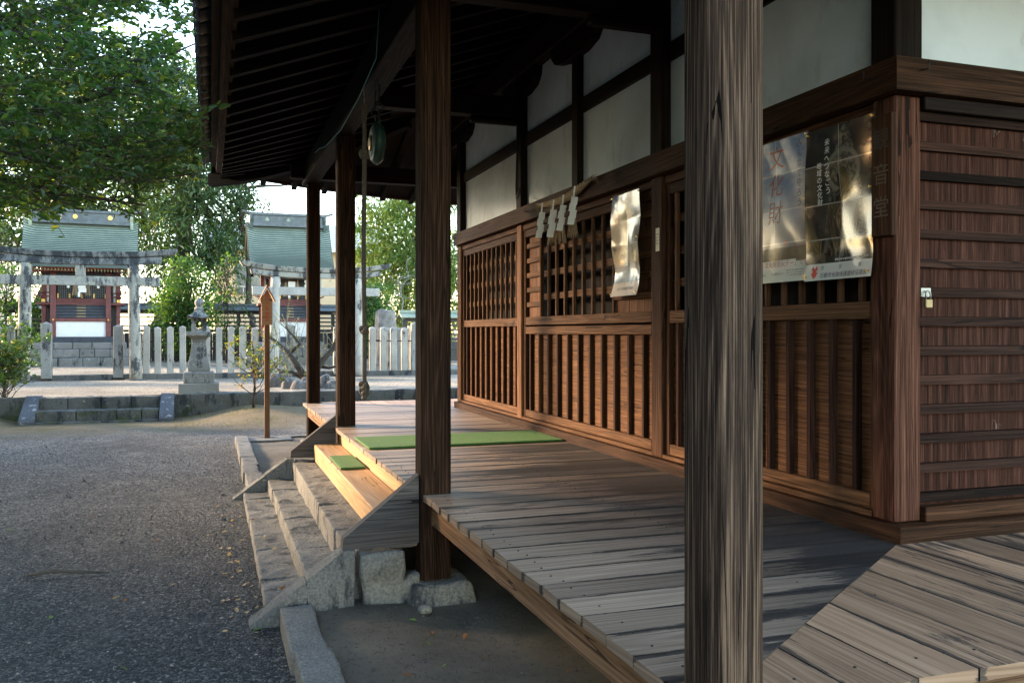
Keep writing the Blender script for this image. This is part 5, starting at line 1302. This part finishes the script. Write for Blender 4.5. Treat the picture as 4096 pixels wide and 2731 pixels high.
# weathered stump
q = random.Random(3); P = at(887, 760, 26.5); mb = MB()
def stump(a, b):
    an = a * 2 * PI; z = .4 + 1.75 * b; r = .3 * (1.25 - .3 * b + .25 * max(0, .3 - b)) * (1 + .16 * noise.noise((math.cos(an) * 2, math.sin(an) * 2, b * 1.2)) + .05 * math.sin(an * 9))
    return (P.x + r * math.cos(an), P.y + r * math.sin(an), z + (.12 * noise.noise((math.cos(an) * 2, math.sin(an) * 2, 5)) if b > .95 else 0))
mb.grid(stump, 40, 14); n = [stump(k / 24, 1) for k in range(24)]; mb.face(n); tag(mb.build('tree_stump', M['bark_pale']), 'thick weathered grey tree stump standing behind the picket stones', 'stump')
# overhanging evergreen in the foreground, its trunk beyond the left edge
q = random.Random(77)
nt_ = thing('tree', 'big evergreen tree whose leafy branches hang low over the gravel yard', 'tree', (-6.6, 7.0, 0))
tb = MB(); lb = MB()
limb(tb, (-6.6, 7.0, -.05), (-6.2, 7.2, 4.6), .3, .2, q, .04, 8); limb(tb, (-6.2, 7.2, 4.6), (-4.5, 8, 8.5), .2, .07, q, .08, 8)
LIMBS = [((40, -60, 38), 8.0, [(0, 38), (110, 30), (218, 2), (330, -50)], .045), ((60, -60, 65), 8.4, [(0, 64), (60, 50), (130, 30), (260, -10)], .035),
         ((258, -60, 262), 7.4, [(0, 260), (100, 250), (195, 230), (270, 203), (340, 180), (415, 158)], .034), ((290, -60, 286), 7.0, [(0, 290), (110, 312), (200, 350), (310, 372), (430, 350)], .02),
         ((408, -60, 400), 6.8, [(0, 408), (50, 430), (100, 444), (200, 452), (335, 472)], .022), ((210, -60, 205), 7.8, [(0, 215), (80, 215), (180, 175), (300, 170), (400, 190)], .02),
         ((340, -60, 330), 6.6, [(0, 345), (90, 370), (200, 400), (300, 420), (440, 400)], .016), ((120, -60, 110), 7.2, [(0, 60), (120, 110), (240, 150), (380, 130), (450, 100)], .018)]
twigs = []
for (_, x0, y0), dep, pts, r0 in LIMBS:
    P0 = Vector((-6.3 + q.uniform(-.1, .2), 7.1, 3.0 + q.uniform(0, 1.4))); W = [P0, at(-170, y0 - 20, dep - .2), at(x0, y0, dep)]
    W += [at(a, b, dep + q.uniform(-.25, .25)) for a, b in pts]
    tb.tube(W, [r0 * 1.7] + [r0 * (1.3 - i * 1.05 / len(W)) for i in range(1, len(W))], 7)
    for i in range(2, len(W) - 1):
        for k in range(7): s = W[i].lerp(W[i + 1], q.random()); twigs.append(s)
def span(u):                                     # lowest reach of the leaves across the picture
    for (a, b), (c, d) in zip(SP, SP[1:]):
        if a <= u <= c: return b + (d - b) * (u - a) / (c - a)
    return 380
SP = [(-150, 520), (0, 512), (60, 478), (120, 500), (180, 470), (230, 445), (300, 455), (350, 440), (400, 405), (470, 370), (480, 360)]
def gap(u, v):
    for (cu, cv, ru, rv) in ((330, 55, 60, 38), (430, 120, 30, 60), (470, 40, 30, 70), (262, 70, 26, 20), (8, 350, 16, 14), (300, 90, 20, 26)):
        if ((u - cu) / ru) ** 2 + ((v - cv) / rv) ** 2 < 1: return True
    return noise.noise((u * .016, v * .022, 2.)) < -.33
cl = 0
while cl < 2300:
    u, v = q.uniform(-150, 448), q.uniform(-140, 520)
    if v > span(u) - 8 or gap(u, v): continue
    dep = q.uniform(5.9, 9.2) if v > 60 else q.uniform(6.5, 9.5)
    c = at(u, v, dep); cl += 1
    # a short twig and alternate leaves along it
    d = Vector((1, q.gauss(0, .6), q.gauss(-.05, .4))).normalized(); L = q.uniform(.14, .34)
    if q.random() < .7: tb.tube([c - d * L * .6, c + Vector((0, 0, .01)), c + d * L * .5], [.004, .003, .0015], 4, cap=False)
    for j in range(int(q.uniform(7, 14))):
        p = c + d * L * q.uniform(-.55, .55) + Vector((q.gauss(0, .02), q.gauss(0, .02), q.gauss(0, .02)))
        leaf_mesh(lb, p, q.choice((.035, .05, .06, .075, .09)) * q.uniform(.8, 1.1), q, .52, 0, True, d * .5 + Vector((q.gauss(0, .7), q.gauss(0, .7), q.gauss(-.1, .5))))
for s in twigs:
    e = s + Vector((q.uniform(.1, .6), q.gauss(0, .4), q.gauss(.1, .18)))
    if 1176 + 2000 * (e.x * CA - e.y * SA) / (e.x * SA + e.y * CA) > 440: continue
    limb(tb, s, e, .007, .002, q, .12, 4)
    for j in range(9):
        leaf_mesh(lb, s.lerp(e, q.uniform(.25, 1.05)) + Vector((q.gauss(0, .03), q.gauss(0, .03), q.gauss(0, .03))), q.uniform(.04, .075), q, .52, 0, True)
# unseen crown, above and to the left, thickened to shade the near bays
k = 0
while k < 1700:
    c = Vector((q.uniform(-10, -2.9), q.uniform(3.2, 10.6), q.uniform(1.7, 8.2)))
    if c.z < 4.4 and c.x > -.36 * c.y - .35: continue
    if (Vector((c.x + 6.6, c.y - 6.8, (c.z - 5) * 1.3))).length > 5.2 or c.z < 1.6 + .25 * abs(c.y - 7): continue
    k += 1
    for j in range(14): leaf_mesh(lb, c + Vector((q.gauss(0, .3), q.gauss(0, .3), q.gauss(0, .2))), q.uniform(.11, .17), q, .6)
tb.build('trunk', M['bark'], nt_); lb.build('crown', M['leaf_near'], nt_)
# shrubs with visible stems
def shrub(label, x, y, z0, h, w_, m, seed, n_br, per, ls, ratio=.42, tipm=None):
    q = random.Random(seed); t = thing('shrub', label, 'shrub', (x, y, z0)); tb = MB(); lb = MB(); lt = MB()
    limb(tb, (x, y, z0 - .05), (x + .02, y, z0 + h * .55), .026, .014, q, .03, 5)
    for k in range(n_br):
        s = q.uniform(.12, .55); a = q.uniform(0, 2 * PI); st_ = Vector((x, y, z0 + h * s))
        rr = w_ * q.uniform(.45, 1); e = Vector((x + math.cos(a) * rr, y + math.sin(a) * rr * .8, z0 + h * min(1, s + q.uniform(.2, .5))))
        pts = limb(tb, st_, e, .009, .003, q, .08, 5, -.06)
        for m2 in range(3):
            b = pts[q.randint(2, 5)]; f = b + Vector((q.gauss(0, .12), q.gauss(0, .12), q.uniform(.05, .2))) * (h / 1.3); limb(tb, b, f, .004, .002, q, .1, 3)
            for c in (f, b.lerp(f, .55)):
                for j in range(per):
                    d = Vector((q.gauss(0, 1), q.gauss(0, 1), q.uniform(-.2, 1.1))); leaf_mesh(lb if (tipm is None or q.random() < .7) else lt, c + Vector((q.gauss(0, .02), q.gauss(0, .02), q.gauss(0, .025))), ls * q.uniform(.7, 1.25), q, ratio, 0, True, d)
    tb.build('stems', M['bark'], t); lb.build('foliage', M[m], t)
    if tipm: lt.build('young_foliage', M[tipm], t)
P = at(8, 950, 14.6); shrub('green leafy shrub on the moss bank at the left edge by the terrace steps', P.x, P.y, .1, 1.55, .56, 'leaf_shrub', 5, 44, 9, .075, .4, 'leaf_mid')
shrub('sparse shrub with yellow and orange leaves beside the signpost', .7, 15.85, .24, 1.32, .66, 'leaf_yellow', 9, 24, 4, .062, .45, 'leaf_shrub')
# bare budding plum tree behind the posts
q = random.Random(41); t = thing('plum_tree', 'bare grey plum tree with pale green buds behind the veranda posts', 'tree', (2.05, 18.4, .4)); tb = MB(); lb = MB()
tk = MB()
def D(u, v, d=18.2): return at(u, v, d)
trk = [((715, 895), (690, 850), (664, 812), (640, 790), (612, 768)), ((700, 872), (672, 855), (640, 850), (628, 838)), ((718, 895), (730, 840), (765, 800), (790, 742), (800, 700)), ((664, 812), (690, 790), (672, 770), (655, 752)), ((765, 800), (795, 808), (815, 820)), ((730, 840), (755, 845), (800, 835))]
ends = []
for i, pl_ in enumerate(trk):
    pts = [D(a, b, 18.2 + q.uniform(-.2, .2)) for a, b in pl_]
    tk.tube(pts, [(.085 if i in (0, 2) else .045) * (1 - .7 * k / (len(pts) - 1)) for k in range(len(pts))], 7)
    for k in range(1, len(pts)):
        for m2 in range(7): ends.append(pts[k - 1].lerp(pts[k], q.random()))
for s in ends:
    d = Vector((q.gauss(0, .4), q.gauss(0, .35), q.uniform(.15, 1))); d.normalize(); L = q.uniform(.25, .75); e = s + d * L
    limb(lb if False else tb, s, e, .008, .0025, q, .05, 4)
    for j in range(9):
        p = s.lerp(e, q.uniform(.2, 1)); leaf_mesh(lb, p, q.uniform(.015, .03), q, .8)
tk.build('trunk', M['bark'], t); tb.build('branches', M['twig'], t); lb.build('buds', M['bud'], t)
# garden rocks round the plum
RK = [((645, 872, 17.6), (.3, .2, .17), 'large brown grey rock standing behind the smaller rocks near the signpost'), ((662, 884, 17.0), (.17, .14, .13), 'dark rounded rock beside the flat pale rock'), ((692, 888, 16.9), (.25, .12, .1), 'flat pale rock lying at the front of the rock group'), ((678, 876, 17.5), (.12, .1, .08), 'small low rock behind the flat pale rock'),
      ((722, 885, 17.0), (.13, .12, .12), 'pale upright rock half hidden by the farthest post'), ((747, 880, 17.3), (.16, .13, .16), 'dark grey rock between the two far posts'), ((762, 887, 17.0), (.14, .12, .1), 'rounded grey rock beside the third post'), ((705, 872, 17.9), (.2, .14, .12), 'low dark rock behind the farthest post'), ((780, 876, 17.6), (.18, .14, .13), 'grey rock partly behind the third post')]
for i, (a, h, lab) in enumerate(RK):
    p = at(*a); rock('garden_rock', lab, 'rock', 'garden_rock', (p.x, p.y, .4 + h[2] * .6), h, cell=.05, rd=min(h) * .7, amp=.035, fq=5, rot=q.uniform(0, 3), taper=.7, group='rocks round the plum tree')
# grass tufts at the foot of the shrub and moss
# ------------------------------------------------------------------ fallen leaves and twigs
q = random.Random(123)
def leafproto(kind):
    mb = MB(); n = 5
    s = .034; pr = [(0, 0), (.25, .32), (.55, .4), (.82, .22), (1, 0)]
    V = []; 
    for (a, b) in pr: V += [(a * s - s / 2, b * s * .8, .004 + .006 * abs(b) * kind + .004 * a), (a * s - s / 2, -b * s * .8, .004 + .003 * abs(b) + .004 * a), (a * s - s / 2, 0, .002 + .003 * a)]
    F = []
    for i in range(4): F += [(3 * i, 3 * i + 2, 3 * i + 5, 3 * i + 3), (3 * i + 2, 3 * i + 1, 3 * i + 4, 3 * i + 5)]
    mb.add(V, F); return mb
KINDS = [('dry_brown', 'small curled brown leaf fallen on the ground', 'fallen brown leaves', 2.5), ('dry_tan', 'small pale tan leaf fallen on the gravel', 'fallen tan leaves', 1.), ('dry_green', 'small green leaf fallen on the ground', 'fallen green leaves', .6)]
protos = []
spots = []
for k in range(34): spots.append((1, q.uniform(.05, .255), q.uniform(4.8, 8.2)))
for k in range(26): spots.append((q.choice((0, 1, 1, 2)), q.uniform(-2.6, .1), q.uniform(3, 9)))
for k in range(20): spots.append((q.choice((0, 0, 0, 2)), q.uniform(.56, 1.7), q.uniform(2.6, 4.4)))
for k in range(8): spots.append((q.choice((0, 1)), q.uniform(.3, .47), q.uniform(4.9, 8)))
for k in range(16): spots.append((q.choice((0, 1, 2)), q.uniform(-.5, .3), q.uniform(2.6, 4.8)))
for (kd, x, y) in spots:
    m, lab, grp, c = KINDS[kd]
    key = [o for o in protos if o[0] == kd]
    if not key:
        o = leafproto(c).build('fallen_leaf', M[m]); protos.append((kd, o))
    else: o = key[0][1].copy(); C.objects.link(o)
    z = gz(x, y)
    if x > .5: z = dz(x, y)
    elif .27 < x < .5 and y > 4.75: z = .06
    elif .33 < x < .5: z = .108
    tag(o, lab, 'leaf', grp); o.location = (x, y, z + .004); s = q.uniform(.7, 1.35); o.scale = (s, s, s); o.rotation_euler = (q.gauss(0, .25), q.gauss(0, .2), q.uniform(0, 6.28))
tw = MB()
tw.tube([at(62, 1322, 5.3) - Vector((0, 0, at(62, 1322, 5.3).z - .02)), at(120, 1313, 5.35) - Vector((0, 0, at(120, 1313, 5.35).z - .035)), at(200, 1312, 5.38) - Vector((0, 0, at(200, 1312, 5.38).z - .02)), at(250, 1313, 5.4) - Vector((0, 0, at(250, 1313, 5.4).z - .012))], [.008, .013, .009, .003], 7)
tag(tw.build('twig', M['dark_bark'] if 'dark_bark' in M else M['bark']), 'crooked dead stick lying on the gravel yard', 'stick')
mb = MB()
for k in range(900):
    x, y = (q.uniform(.52, 1.9), q.uniform(2.3, 4.5)) if q.random() < .45 else (q.uniform(-2.6, .25), q.uniform(2.6, 9))
    z = dz(x, y) if x > .5 else gz(x, y); a = q.uniform(0, PI); L = q.uniform(.008, .03)
    mb.box(x, x + .0025, y, y + .0025, z, z + .003); 
    mb.tube([(x, y, z + .003), (x + math.cos(a) * L, y + math.sin(a) * L, z + .004)], .0012, 3, cap=False)
tag(mb.build('litter', M['bark']), 'crumbs of bark and fine twigs strewn over the ground', kind='stuff')
# moss and grass tufts on the banks
mb = MB()
for k in range(5200):
    x, y = q.uniform(-6, 5), q.uniform(14.4, 16.36)
    if -3 < x < -.6: continue
    if noise.noise((x * 1.1, y * 1.6, 5)) < .02: continue
    h = q.uniform(.015, .05); d = Vector((q.gauss(0, .5), q.gauss(0, .5), 1)); p = Vector((x, y, gz(x, y) - .004)); leaf_mesh(mb, p, h, q, .25, 0, False, d)
tag(mb.build('grass', leafmat('mossy grass', (.1, .1, .025), (.2, .17, .05), (.3, .24, .1), .2, .7)), 'short yellow green grass and moss on the banks below the terrace', kind='stuff')
